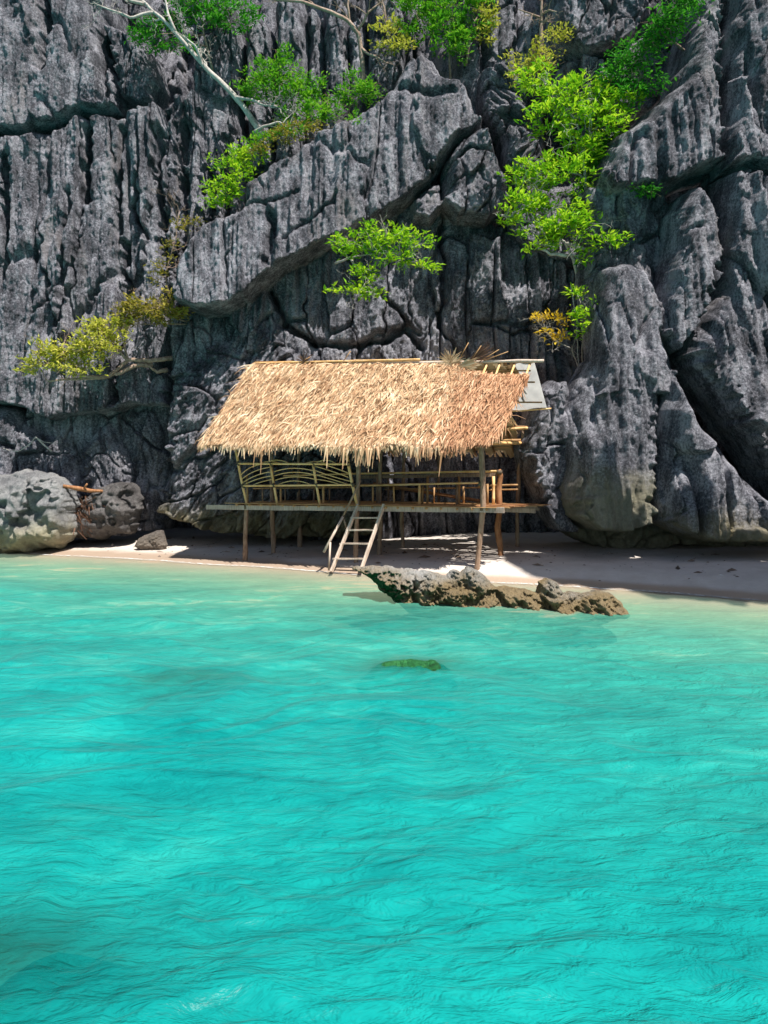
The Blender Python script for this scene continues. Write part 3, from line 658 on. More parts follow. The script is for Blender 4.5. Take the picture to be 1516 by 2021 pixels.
# pinnacle added to shade the right hand sand, unseen off the right edge
def px_of(X, Z, Y): return (CX + F * X / Y, HY - F * (Z - CAMZ) / Y)
rock('shade_pinnacle', 'limestone pinnacle added beyond the right edge to shade the sand', [solid([px_of(a, b_, 11.1) for a, b_ in [(14.6, -1.5), (14.3, 4), (13.4, 8), (11.6, 12.6), (10.6, 16.2), (10.1, 19.5), (10.5, 21.3), (10.9, 20.4), (11.5, 18), (12.5, 15.5), (14.6, 12), (16.5, 5), (17.5, -1.5)]], 11.2, 0, 1.8, 0.9, 505, 0.09, 0.3, 0.3, 0.8)])
rock('boulder', 'pale angular boulder standing at the water edge far left', [solid([(-190, 985), (-60, 940), (20, 935), (70, 926), (108, 935), (136, 958), (147, 985), (148, 1050), (130, 1078), (60, 1092), (0, 1094), (-120, 1110), (-200, 1100)], 25.2, -0.25, 1.2, 0.75, 500, 0.03, 0.14, 0.42, 0.75, fb=0.7)], M['rock_pale'])
rock('boulder', 'brown grey boulder behind the pale boulder on the left', [solid([(150, 1040), (160, 1000), (195, 965), (235, 950), (268, 955), (280, 985), (272, 1030), (262, 1050), (200, 1062), (150, 1062)], 25.7, -0.1, 0.9, 0.55, 501, 0.03, 0.12, 0.32, 1.0, fb=0.7)], M['rock_brown'])
rock('stone', 'small dark stone lying alone on the sand at left', [solid([(266, 1078), (274, 1062), (296, 1052), (310, 1046), (322, 1046), (326, 1058), (331, 1076), (326, 1086), (280, 1088)], 24.4, 0, 0.35, 0.3, 502, 0.018, 0.03, 0.07, 3.5)], M['rock_brown'])
reef = [(698, 1122), (712, 1119), (760, 1117), (800, 1124), (850, 1130), (882, 1139), (888, 1128), (900, 1124), (908, 1132), (918, 1117), (935, 1120), (958, 1136), (975, 1152), (990, 1158), (1030, 1164), (1060, 1170), (1064, 1150), (1080, 1146), (1098, 1150), (1112, 1166), (1150, 1168), (1176, 1162), (1200, 1172), (1222, 1190), (1238, 1211), (1214, 1224), (1160, 1238), (1120, 1262), (920, 1262), (880, 1232), (805, 1208), (776, 1187), (750, 1162), (725, 1142)]
rock('reef_rock', 'long jagged barnacled reef rock standing in the shallows', [solid(reef, 14.5, -0.33, 0.55, 0.45, 510, 0.0165, 0.085, 0.19, 5.2)], M['reef'])
rock('submerged_rock', 'green algae covered rock just below the water surface', [solid([(705, 1355), (735, 1319), (770, 1307), (812, 1303), (858, 1308), (890, 1325), (905, 1355), (870, 1400), (740, 1400)], 9.8, -0.1, 0.45, 0.5, 511, 0.014, 0.06, 0.10, 5)], M['algae_rock'])

# ------------------------------------------------------------------ the hut
FR = np.array([2.24, 18.4])                        # foot of the front right post; s runs left along the front, D into depth
def hp(s, D, z):
    q = FR - s * E1 + D * E2
    return np.array([q[0], q[1], z])
def H(px, py, D):
    k = (px - CX) / F; q = FR + D * E2
    s = (q[0] - k * q[1]) / (E1[0] + k * math.sin(ANG))
    w = q - s * E1
    return np.array([w[0], w[1], CAMZ + (HY - py) / F * w[1]])
def Hs(px, D):
    k = (px - CX) / F; q = FR + D * E2
    return (q[0] - k * q[1]) / (E1[0] + k * math.sin(ANG))
def gz(p): return float(ground_z(p[0], p[1]))
hc = hp(3.4, 1.75, 0); hc[2] = gz(hc)
hut = empty('beach_hut', hc, 'open bamboo stilt hut with shaggy palm thatch roof on the beach', 'hut')
DECK = 1.60
def post(pts, D, r0, r1, mat, seed, foot=True, wob=0.018):
    P = [H(a, b_, D) for a, b_ in pts]
    if foot:
        P[-1] = P[-1].copy(); P[-1][2] = gz(P[-1]) - 0.15
    return tubep('post', P, np.linspace(r0, r1, len(P)), mat, hut, 8, wob=wob, seed=seed)
# front row
post([(950, 868), (952, 930), (954, 1000), (948, 1060), (941, 1118)], 0.0, 0.062, 0.075, M['bark'], 1)
post([(487, 995), (486, 1040), (483, 1112)], 0.0, 0.065, 0.075, M['bark'], 2)
post([(707, 880), (706, 960), (704, 1030), (702, 1106)], 0.05, 0.05, 0.065, M['bark'], 3)
# middle row
post([(984, 926), (988, 938), (983, 965), (985, 1003), (983, 1040), (986, 1065), (988, 1098)], 1.78, 0.075, 0.085, M['bark_red'], 4)
post([(537, 890), (538, 1000), (540, 1098)], 1.38, 0.05, 0.075, M['bark'], 5)
post([(752, 870), (750, 960), (752, 1030), (746, 1100)], 1.28, 0.045, 0.065, M['bark'], 6)
# back row
post([(1034, 842), (1031, 890), (1024, 930), (1022, 1000), (1021, 1080)], 3.5, 0.055, 0.06, M['bark'], 7)
post([(590, 880), (590, 1000), (592, 1082)], 2.79, 0.055, 0.075, M['bark'], 8)
post([(797, 870), (795, 960), (792, 1030), (796, 1080)], 2.78, 0.05, 0.06, M['bark'], 9)
post([(868, 880), (866, 960), (868, 1005)], 3.4, 0.04, 0.045, M['bark'], 10, False)
# deck: front plank, rear beams, joists, slats
bl, br = H(408, 1001, -0.09), H(995, 1007, -0.09)
V, Fc = boxv(bl, br, (0, 0, 1), 0.05, 0.125, 0.012, 14); part('front_beam', V, Fc, M['wood_grey'], hut, False)
for k, D in enumerate((1.75, 3.35)):
    V, Fc = boxv(hp(7.0, D, DECK - 0.06), hp(-0.9, D, DECK - 0.06), (0, 0, 1), 0.06, 0.11, 0.01, 10); part('rear_beam', V, Fc, M['wood_grey'], hut, False)
for k in range(20):
    s = -0.25 + k * 0.385 + random.uniform(-0.05, 0.05)
    tubep('joist', [hp(s, -0.14 - random.uniform(0, 0.05), DECK + 0.025), hp(s + random.uniform(-0.05, 0.05), 3.5, DECK + 0.025)], 0.028, M['bamboo_old'], hut, 6, nodes=0.4)
for k in range(24):
    D = -0.12 + k * 0.151
    l0 = 7.45 + random.uniform(-0.5, 0.1); l1 = -0.35 - random.uniform(0, 0.5) - (0.35 if D > 0.8 else 0)
    V, Fc = boxv(hp(l0, D, DECK + 0.066), hp(l1, D + random.uniform(-0.03, 0.03), DECK + 0.066 + random.uniform(-0.008, 0.012)), (0, 0, 1), random.uniform(0.10, 0.135), 0.016, 0.006, 12)
    part('deck_slat', V, Fc, M['bamboo_old'], hut, False)
for k in range(5):                                   # ragged loose slats on the right end
    V, Fc = boxv(hp(0.3 - k * 0.1, 0.2 + k * 0.35, DECK + 0.095), hp(-0.8 - random.uniform(0, 0.5), 0.3 + k * 0.4, DECK + 0.09), (0, 0, 1), 0.07, 0.02, 0.012, 4)
    part('loose_slat', V, Fc, M['bark_red'], hut, False)

# front bench back of split bamboo
def bam(name, pts, D, r, mat='bamboo', parent=hut, sides=7, nodes=0.36):
    return tubep(name, [H(a, b_, D) for a, b_ in pts], r, M[mat], parent, sides, nodes=nodes)
def arc(name, pts, D, r=0.013, mat='bamboo', n=9, parent=hut):
    P = np.array([H(a, b_, D) for a, b_ in pts]); A, B, C_ = P
    tt = np.linspace(0, 1, n)[:, None]
    Q = A * (1 - tt) * (1 - 2 * tt) + 4 * B * tt * (1 - tt) + C_ * tt * (2 * tt - 1)
    V, Fc = tube(Q, r, 5); return part(name, V, fix_tris(Fc), M[mat], parent)
bb = bam('bench_back', [(470, 915), (690, 916)], -0.07, 0.029)
bam('bench_back_post', [(464, 880), (475, 940), (488, 999)], -0.03, 0.036, parent=bb)
bam('bench_back_post', [(681, 880), (692, 940), (705, 999)], -0.03, 0.040, parent=bb)
bam('bench_back_post', [(534, 917), (548, 1000)], -0.03, 0.034, parent=bb)
bam('bench_back_post', [(618, 917), (632, 1000)], -0.03, 0.034, parent=bb)
bam('mid_rail', [(479, 959), (698, 957)], -0.07, 0.027, parent=bb)
for a in [((541, 931), (580, 924), (622, 930)), ((542, 939), (581, 932), (624, 938)), ((543, 948), (582, 941), (626, 947)), ((548, 957), (581, 949), (614, 957)),
          ((476, 937), (492, 924), (512, 917)), ((477, 946), (503, 930), (534, 922)), ((480, 952), (507, 938), (536, 931)), ((483, 956), (510, 945), (538, 939)), ((500, 957), (520, 950), (540, 946)),
          ((622, 920), (655, 930), (688, 942)), ((621, 928), (656, 940), (692, 950)), ((624, 937), (655, 946), (690, 957)), ((625, 946), (650, 950), (672, 957)), ((640, 917), (668, 926), (688, 934)),
          ((508, 917), (530, 911), (556, 915)), ((524, 915), (545, 908), (572, 915)), ((622, 916), (641, 908), (662, 914)), ((600, 915), (628, 911), (650, 917))]:
    arc('bent_strip', a, -0.035, parent=bb)
bam('prop', [(487, 940), (489, 999)], 0.25, 0.032, 'bamboo_old')
M['rope'] = wood_mat('dark fibre lashing', (0.06, 0.045, 0.03), (0.12, 0.09, 0.06), (0.2, 0.15, 0.1), (40, 40, 40))
for (x, y) in [(471, 915), (536, 916), (620, 916), (688, 916), (480, 959), (541, 958), (626, 958), (697, 957)]:
    tubep('lashing', [H(x - 2, y - 3, -0.055), H(x + 2, y + 3, -0.055)], 0.047, M['rope'], bb, 8)
for (x, y, D) in [(952, 1004, -0.04), (487, 1001, -0.04), (704, 1003, -0.02), (985, 932, 1.76), (951, 955, 0.02)]:
    tubep('lashing', [H(x, y - 4, D), H(x, y + 4, D)], 0.085, M['rope'], hut, 8)
# rear / inner benches and rails
V, Fc = boxv(H(706, 942, 1.85), H(984, 937, 1.85), (0, 0, 1), 0.05, 0.09, 0.008, 8); bench = part('bench', V, Fc, M['bark'], hut, False)
bam('top_rail', [(560, 939), (702, 935)], 1.75, 0.026, 'bamboo')
bam('top_rail', [(702, 935), (986, 930)], 1.72, 0.030, 'bamboo')
bam('mid_rail', [(700, 959), (944, 953)], 0.95, 0.026, 'bamboo')
bam('mid_rail', [(500, 964), (700, 962)], 1.5, 0.024, 'bamboo_old')
bam('mid_rail', [(944, 959), (1022, 957)], 2.4, 0.026, 'bamboo_old')
bam('mid_rail', [(950, 967), (1024, 966)], 2.6, 0.022, 'bamboo_old')
bam('mid_rail', [(760, 966), (950, 962)], 2.7, 0.022, 'bamboo_old')
for (x, y0, y1, D, r, m) in [(736, 958, 1000, 1.0, 0.030, 'bamboo_old'), (744, 938, 1000, 1.75, 0.036, 'bark'), (766, 940, 1000, 2.6, 0.03, 'bark'), (777, 960, 992, 1.2, 0.026, 'bamboo'), (828, 956, 998, 0.98, 0.036, 'bamboo'),
                             (834, 960, 998, 1.6, 0.032, 'bamboo_old'), (844, 940, 999, 1.78, 0.034, 'bamboo_old'), (857, 962, 994, 2.3, 0.024, 'bamboo_old'), (902, 956, 999, 1.4, 0.036, 'bark'), (906, 940, 999, 1.85, 0.034, 'bamboo_old'),
                             (915, 960, 998, 2.3, 0.03, 'bamboo_old'), (962, 955, 998, 1.4, 0.03, 'bamboo_old'), (974, 940, 999, 1.6, 0.04, 'bamboo'), (554, 965, 998, 1.5, 0.032, 'bamboo'), (518, 960, 998, 2.2, 0.024, 'bark'),
                             (620, 962, 998, 1.7, 0.03, 'bark'), (638, 960, 998, 1.2, 0.034, 'bamboo'), (650, 962, 998, 2.2, 0.028, 'bark'), (563, 964, 997, 2.6, 0.026, 'bark')]:
    bam('bench_leg', [(x, y0), (x + random.uniform(-1, 1), y1)], D, r, m, parent=bench)
for k in range(5):                                   # bench seat slats
    V, Fc = boxv(H(708, 958.5 - k * 0.6, 1.05 + k * 0.14), H(942, 954 - k * 0.5, 1.05 + k * 0.14), (0, 0, 1), 0.09, 0.02, 0.006, 6)
    part('seat_slat', V, Fc, M['bamboo_old'], bench, False)
tubep('leaning_plank', [hp(4.2, 2.6, DECK + 0.6), hp(0.8, 3.0, DECK + 0.1)], 0.05, M['bark_red'], hut, 5)

# roof frame
sL, sR = 7.88, -0.62
def eave(s, D=-0.70): return hp(s, D, np.interp(s, [sR, sL], [3.06, 3.20]))
def ridge_(s): return hp(s, 1.75, np.interp(s, [-0.9, sL], [5.27, 5.86]))
def back_(s): return hp(s, 4.2, np.interp(s, [sR, sL], [3.1, 3.3]))
rfr = tubep('roof_frame', [ridge_(sL - 0.1) - [0, 0, 0.06], hp(-1.12, 1.75, 5.33)], 0.045, M['wood_pale'], hut, 8, wob=0.01)
tubep('ridge_cap', [ridge_(sL + 0.02) + [0, 0, 0.03], hp(2.3, 1.70, 5.60)], 0.03, M['bamboo'], hut, 7, nodes=0.4)
def onroof(s, v, lift=0.0):
    n = cr(ridge_(s) - eave(s), (E1[0], E1[1], 0.0)); n /= np.linalg.norm(n)
    if n[2] < 0: n = -n
    return ridge_(s) * (1 - v) + eave(s) * v + n * lift
VG = [0.0, 0.13, 0.32, 0.62, 0.80, 0.93, 1.0]
VS = [Hs(1050, 1.75), Hs(1046, 1.43), Hs(1030, 0.97), Hs(1004, 0.23), Hs(990, -0.21), Hs(962, -0.53), Hs(945, -0.70)]
def verge(v):           # right hand end of the thatch
    return float(np.interp(v, VG, VS))
for s in np.arange(0.45, 7.9, 0.6):
    tubep('rafter', [onroof(s, -0.03, -0.10), onroof(s, 0.97, -0.10)], 0.032, M['bamboo'] if s < 1 else M['bamboo_old'], rfr, 6)
    if s > -0.7: tubep('rafter', [ridge_(s) + [0, 0, 0.05], back_(s)], 0.032, M['bamboo_old'], rfr, 6)
for s in (-0.75, -0.35, 0.05, 0.4):                  # bare rafters where the thatch is gone
    tubep('rafter', [onroof(s, -0.05, -0.02), onroof(s, 0.25, -0.03)], 0.028, M['bamboo'], rfr, 6)
for v in (0.12, 0.35, 0.6, 0.85):
    tubep('batten', [onroof(verge(v) + 0.04, v, -0.06), onroof(sL - 0.02, v, -0.06)], 0.022, M['bamboo_old'], rfr, 6)
for v in (0.08, 0.2, 0.42, 0.7, 0.95):
    a = ridge_(-0.7) * (1 - v) + back_(-0.9) * v; b_ = ridge_(7.7) * (1 - v) + back_(7.7) * v
    tubep('batten', [a + [0, 0, 0.02], b_ + [0, 0, 0.02]], 0.024, M['bamboo_old'], rfr, 6)
tubep('tie_beam', [H(985, 848, 3.4), H(1042, 845, 3.4)], 0.04, M['bamboo'], hut, 7, nodes=0.3)
tubep('tie_beam', [hp(0.02, -0.1, 3.2), hp(0.0, 3.6, 3.35)], 0.045, M['bamboo'], hut, 7, nodes=0.4)
tubep('tie_beam', [hp(0.0, 3.42, 3.42), hp(7.0, 3.0, 3.42)], 0.045, M['bamboo_old'], hut, 7, nodes=0.4)
tubep('tie_beam', [hp(-0.1, 0.0, 3.55), hp(7.1, 0.0, 3.6)], 0.045, M['bamboo_old'], hut, 7, nodes=0.4)
# white sheet on the bare end of the rear slope
def rs(s, v): return ridge_(s) * (1 - v) + back_(s) * v
tubep('eave_pole', [rs(-0.98, 0.49) + [0, 0, 0.02], rs(0.9, 0.545) + [0, 0, 0.02]], 0.022, M['bamboo'], hut, 6)
ss = np.linspace(0, 1, 14); vv = np.linspace(0, 1, 12)
SV = []
for v in vv:
    for u in ss:
        s_ = (-0.28 + 0.45 * v) * (1 - u) + (-0.86 + 0.0 * v) * u
        SV.append(rs(s_, 0.04 + 0.50 * v - 0.05 * u) + [0, 0, 0.055 + 0.02 * math.sin(7 * u + 3 * v)])
SV = np.array(SV); n0 = len(SV); SF = grid_faces(12, 14)
part('roof_sheet', np.vstack([SV, SV + [0, 0, 0.006]]), np.vstack([SF, SF[:, ::-1] + n0]), M['sheet'], hut)

# thatch: thousands of overlapping palm strips over a thin mat
def frayed_top(s):      # how far below the ridge the thatch starts
    return np.interp(s, [-0.9, 0.05, 0.75, 0.95, 1.4], [0.135, 0.135, 0.10, 0.02, -0.02])
def strips(N, sfun, vfun, lfun, width, liftr, seed, drop=0.0, yaw=0.22, ovr=0.10):
    r = np.random.default_rng(seed); Vs = np.zeros((N, 6, 3))
    dn = (eave(3) - ridge_(3)); Lr = np.linalg.norm(dn); dn = dn / Lr
    e1 = np.append(E1, 0.0); nn = np.cross(e1, dn); nn = nn if nn[2] > 0 else -nn
    for i in range(N):
        v = vfun(r); s = sfun(r, v); L = lfun(r); y = r.normal(0, yaw)
        base = onroof(s, v, r.uniform(0.0, 0.05))
        di = dn * math.cos(y) + e1 * math.sin(y); sd = cr(di, nn)
        tw = r.normal(0, 0.4); sd = sd * math.cos(tw) + nn * math.sin(tw)
        L = min(L, max(0.12, (1.0 - v) * Lr + ovr * r.uniform(0.2, 1.0) * (0.55 + 0.45 * math.sin(s * 2.3 + 0.6) + 0.3 * math.sin(s * 5.7))))
        w = width * r.uniform(0.6, 1.4) / 2; lf = r.uniform(*liftr)
        over = max(0.0, (v * Lr + L) - Lr)
        p0 = base; p1 = base + di * L * 0.55 + nn * lf; p2 = base + di * L + nn * lf * r.uniform(0.4, 1.5) + e1 * r.normal(0, 0.025)
        p2 = p2 - np.array([0, 0, 1]) * over * r.uniform(0.25, 0.7) * (1 + drop) + nn * (-0.25 * over)
        Vs[i] = [p0 - sd * w, p0 + sd * w, p1 - sd * w * 0.9, p1 + sd * w * 0.9, p2 - sd * w * 0.25, p2 + sd * w * 0.25]
    V = Vs.reshape(-1, 3); o = np.arange(N)[:, None] * 6
    Fq = np.vstack([o + [0, 1, 3, 2], o + [2, 3, 5, 4]])
    return V, Fq
def vs_(r): return r.uniform(0, 1)
mat_v = []
sg = np.linspace(0, 1, 60); vg = np.linspace(0, 1, 24)
for v in vg:
    for u in sg:
        s = sL * (1 - u) + verge(v) * u
        v2 = max(v * 0.97, frayed_top(s) + 0.01)
        mat_v.append(onroof(s, v2, 0.0))
mat_v = np.array(mat_v); gf = grid_faces(24, 60)
th_mat = part('roof', np.vstack([mat_v, mat_v - [0, 0, 0.05]]), np.vstack([gf, gf[:, ::-1] + len(mat_v)]), M['thatch'], hut)
def sfun(r, v):
    return r.uniform(verge(v) - 0.04, sL + 0.06)
def vmain(r): return None
def make_thatch(N, seed, **kw):
    r = np.random.default_rng(seed); out = []
    def vf(rr): return rr.uniform(-0.01, 0.93)
    def sf(rr, v):
        for _ in range(20):
            s = rr.uniform(verge(v) - 0.05, sL + 0.05)
            if v >= frayed_top(s) - 0.01: return s
        return 4.0
    return strips(N, sf, vf, lambda rr: rr.uniform(0.28, 0.62), kw.get('width', 0.027), kw.get('lift', (0.01, 0.09)), seed, yaw=kw.get('yaw', 0.2))
a = make_thatch(19000, 1, yaw=0.13)
a2 = make_thatch(1300, 2, yaw=0.75, lift=(0.05, 0.16), width=0.022)
# shaggy fringe hanging from the eave
def fringe_len(rr, s):
    return rr.uniform(0.18, 0.42) + 0.16 * max(0, math.sin(s * 2.1 + 1)) + 0.14 * max(0, math.sin(s * 5.3))
b1 = strips(2600, lambda rr, v: rr.uniform(0.05, sL + 0.02), lambda rr: rr.uniform(0.86, 0.99), lambda rr: rr.uniform(0.25, 0.60), 0.042, (0.0, 0.06), 3, 0.25, 0.16, 0.16)
b2 = strips(330, lambda rr, v: rr.choice([rr.uniform(0.9, 3.3), rr.uniform(0.5, 7.5)]), lambda rr: rr.uniform(0.95, 0.99), lambda rr: rr.uniform(0.35, 0.6), 0.05, (0.0, 0.05), 4, 0.6, 0.2, 0.42)
Vt, Ft = join([a, a2, b1, b2])
ci = Vt.reshape(-1, 6, 3)[:, 0, :2]; sv = -((ci - FR) @ E1)          # strips near the right end are older and redder
red = sv + np.random.default_rng(9).normal(0, 0.35, len(sv)) < 0.95
for msk, mt, lb in ((~red, 'thatch', None), (red, 'thatch_red', 'reddish brown thatch at the right end')):
    VV = Vt.reshape(-1, 6, 3)[msk].reshape(-1, 3); oo = np.arange(msk.sum())[:, None] * 6
    part('thatch', VV, np.vstack([oo + [0, 1, 3, 2], oo + [2, 3, 5, 4]]), M[mt], th_mat, False, 'stuff', lb)
# rear slope thatch
def back_strips(N, seed):
    r = np.random.default_rng(seed); Vs = np.zeros((N, 4, 3))
    for i in range(N):
        v = r.uniform(0.0, 0.95); s = r.uniform(-0.30 if v < 0.3 else 0.25, sL); p0 = rs(s, v) + [0, 0, 0.05]; p1 = rs(s + r.normal(0, 0.1), v + 0.16) + [0, 0, 0.07]
        e = np.append(E1, 0) * 0.05
        Vs[i] = [p0 - e, p0 + e, p1 + e * 0.5, p1 - e * 0.5]
    return Vs.reshape(-1, 3), np.arange(N * 4).reshape(-1, 4)
bm = np.array([rs(s, v) + [0, 0, 0.04] for v in (0, 0.5, 1) for s in (0.25, 4.0, sL)]); bf = grid_faces(3, 3)
th_back = part('roof', np.vstack([bm, bm + [0, 0, 0.05]]), np.vstack([bf, bf[:, ::-1] + 9]), M['thatch'], hut)
V, Fc = back_strips(2500, 5); part('thatch', V, Fc, M['thatch'], th_back, False, 'stuff')

# dried fan of palm fronds lying on the ridge, and loose sticks
def fan(center, n, L, a0, a1, seed, w=0.03, tilt=(-0.3, 0.15)):
    r = np.random.default_rng(seed); Vs = []
    for i in range(n):
        a = a0 + (a1 - a0) * (i + r.uniform(-0.3, 0.3)) / n
        d3 = np.append(E1, 0) * math.cos(a) + np.array([0, 0, 1]) * math.sin(a) + np.append(E2, 0) * r.uniform(*tilt)
        d3 /= np.linalg.norm(d3); sd = np.cross(d3, np.append(E2, 0)); sd /= np.linalg.norm(sd)
        l = L * r.uniform(0.7, 1.1); c = center + r.normal(0, 0.02, 3)
        tip = c + d3 * l + np.array([0, 0, -0.06 * r.random()])
        m_ = c + d3 * l * 0.6
        Vs += [c - sd * w * 0.2, c + sd * w * 0.2, m_ - sd * w / 2, m_ + sd * w / 2, tip - sd * 0.004, tip + sd * 0.004]
    o = np.arange(n)[:, None] * 6
    return np.array(Vs), np.vstack([o + [0, 1, 3, 2], o + [2, 3, 5, 4]])
V, Fc = fan(H(890, 718, 1.6), 46, 0.42, 0.1, 3.0, 6, 0.03); part('dry_frond', V, Fc, M['thatch'], hut, False, 'stuff')
V, Fc = fan(H(925, 716, 1.8), 40, 0.75, 0.05, 0.9, 7, 0.028); part('dry_frond', V, Fc, M['dry'], hut, False, 'stuff')
V, Fc = fan(H(905, 725, 1.5), 30, 0.6, -0.2, 0.5, 8, 0.05); part('dry_frond', V, Fc, M['thatch'], hut, False, 'stuff')
V, Fc = fan(H(600, 716, 1.7), 14, 0.35, 0.1, 3.0, 9, 0.03); part('dry_frond', V, Fc, M['dry'], hut, False, 'stuff')
for (p, q) in [((677, 714), (692, 693)), ((930, 712), (950, 682)), ((945, 715), (985, 690)), ((905, 712), (925, 676)), ((955, 712), (1003, 694)), ((590, 716), (612, 705))]:
    tubep('loose_stick', [H(*p, 1.7), H(*q, 1.7)], 0.012, M['bamboo_old'], hut, 5)

# ------------------------------------------------------------------ ladder
lb = H(680, 1120, -0.75)
ladder = empty('ladder', (lb[0], lb[1], gz(lb)), 'weathered wooden ladder with a pole handrail leading up to the hut deck', 'ladder')
def LP(px, py):                                     # ladder leans: top at deck edge, foot out front
    D = -0.14 - 0.85 * (py - 1000) / 125.0
    return H(px, py, D)
for (x0, y0, x1, y1) in [(707, 996, 654, 1128), (758, 996, 714, 1122)]:
    V, Fc = boxv(LP(x0, y0), LP(x1, y1), np.append(E1, 0), 0.09, 0.055, 0.008, 8); part('side_rail', V, Fc, M['wood_pale'], ladder, False)
for (x0, x1, y) in [(697, 746, 1022), (688, 738, 1046), (676, 728, 1073), (662, 716, 1103)]:
    V, Fc = boxv(LP(x0 - 4, y), LP(x1 + 4, y), (0, 0, 1), 0.10, 0.035, 0.008, 5); part('rung', V, Fc, M['wood_pale'], ladder, False)
tubep('handrail', [H(712, 948, -0.12), H(676, 1022, -0.35)], 0.026, M['bark'], ladder, 7)
tubep('handrail', [H(677, 1020, -0.38), H(639, 1090, -0.85)], 0.036, M['wood_pale'], ladder, 7)
tubep('handrail_post', [H(652, 1070, -0.80), H(649, 1126, -0.86)], 0.026, M['wood_pale'], ladder, 7)
tubep('handrail_brace', [H(677, 1020, -0.36), H(684, 1042, -0.40)], 0.022, M['bark'], ladder, 6)

# ------------------------------------------------------------------ vegetation
def leaves(cl, n, size, seed, flat=0.55, up=0.6, sub=0.24):
    """cl: ellipsoid clumps (centre, rx, ry, rz). leaves grow in tufts on the clump's volume"""
    r = np.random.default_rng(seed); Vs = []
    vol = np.array([c[1] * c[3] for c in cl]); vol = vol / vol.sum()
    for (c, rx, ry, rz), f in zip(cl, vol):
        tufts = max(3, int(1.3 * n * f / 20))
        for _ in range(tufts):
            d3 = r.normal(0, 1, 3); d3 /= np.linalg.norm(d3); rad = r.random() ** 0.45
            tc = np.array(c) + d3 * rad * np.array([rx, ry, rz])
            out = d3 * np.array([0.9, 0.9, 0.45]) + [0, -0.25, up]
            k = r.integers(12, 27)
            dirs = r.normal(0, 1, (k, 3)) * [1, 1, flat] + out * 0.8
            dirs /= np.linalg.norm(dirs, axis=1)[:, None]
            off = r.normal(0, sub * 0.5, (k, 3)) * [1, 1, 0.5]
            b0 = tc + off; L = size * 1.08 * r.uniform(0.55, 1.4, (k, 1)); W = L * r.uniform(0.32, 0.46, (k, 1))
            nrm = r.normal(0, 0.45, (k, 3)); nrm[:, 1] -= 0.2; nrm[:, 2] = 1.0
            sd = np.cross(dirs, nrm); sd /= np.linalg.norm(sd, axis=1)[:, None] + 1e-9
            nr = np.cross(sd, dirs); mid = b0 + dirs * L * 0.5
            Vs.append(np.stack([b0, mid + sd * W / 2 + nr * L * 0.10, b0 + dirs * L - nr * L * 0.08, mid - sd * W / 2 + nr * L * 0.10], 1).reshape(-1, 3))
    V = np.vstack(Vs); N = len(V) // 4; o = np.arange(N)[:, None] * 4
    return V, np.vstack([o + [0, 1, 2], o + [0, 2, 3]])

def limb(P0, P1, r0, r1, seed, sag=0.12, n=7):
    r = np.random.default_rng(seed); tt = np.linspace(0, 1, n)[:, None]
    P = P0 * (1 - tt) + P1 * tt
    L = np.linalg.norm(P1 - P0)
    J = r.normal(0, 0.05 * L, (n, 3)); J[0] = 0; J[-1] = 0
    P = P + J + np.array([0, 0, sag * L]) * (tt * (1 - tt) * 4) * r.uniform(-0.5, 1)
    return P, np.linspace(r0, r1, n)

def twigs(P, R, n, L, seed, depth=1):
    """forking bare twigs off a limb"""
    r = np.random.default_rng(seed); out = []
    for k in range(n):
        i = r.integers(max(1, len(P) // 3), len(P)); b0 = P[i]
        dr = P[i] - P[i - 1]; dr = dr / (np.linalg.norm(dr) + 1e-9)
        d3 = dr * 0.7 + r.normal(0, 0.6, 3) + [0, 0, 0.15]; d3 /= np.linalg.norm(d3)
        l = L * r.uniform(0.5, 1.1)
        Q, RR = limb(b0, b0 + d3 * l, R[i] * 0.6, max(0.004, R[i] * 0.18), r.integers(1e6), 0.1, 6)
        out.append(tube(Q, RR, 5, False))
        if depth > 0: out += twigs(Q, RR, 3, l * 0.6, r.integers(1e6), depth - 1)
    return out

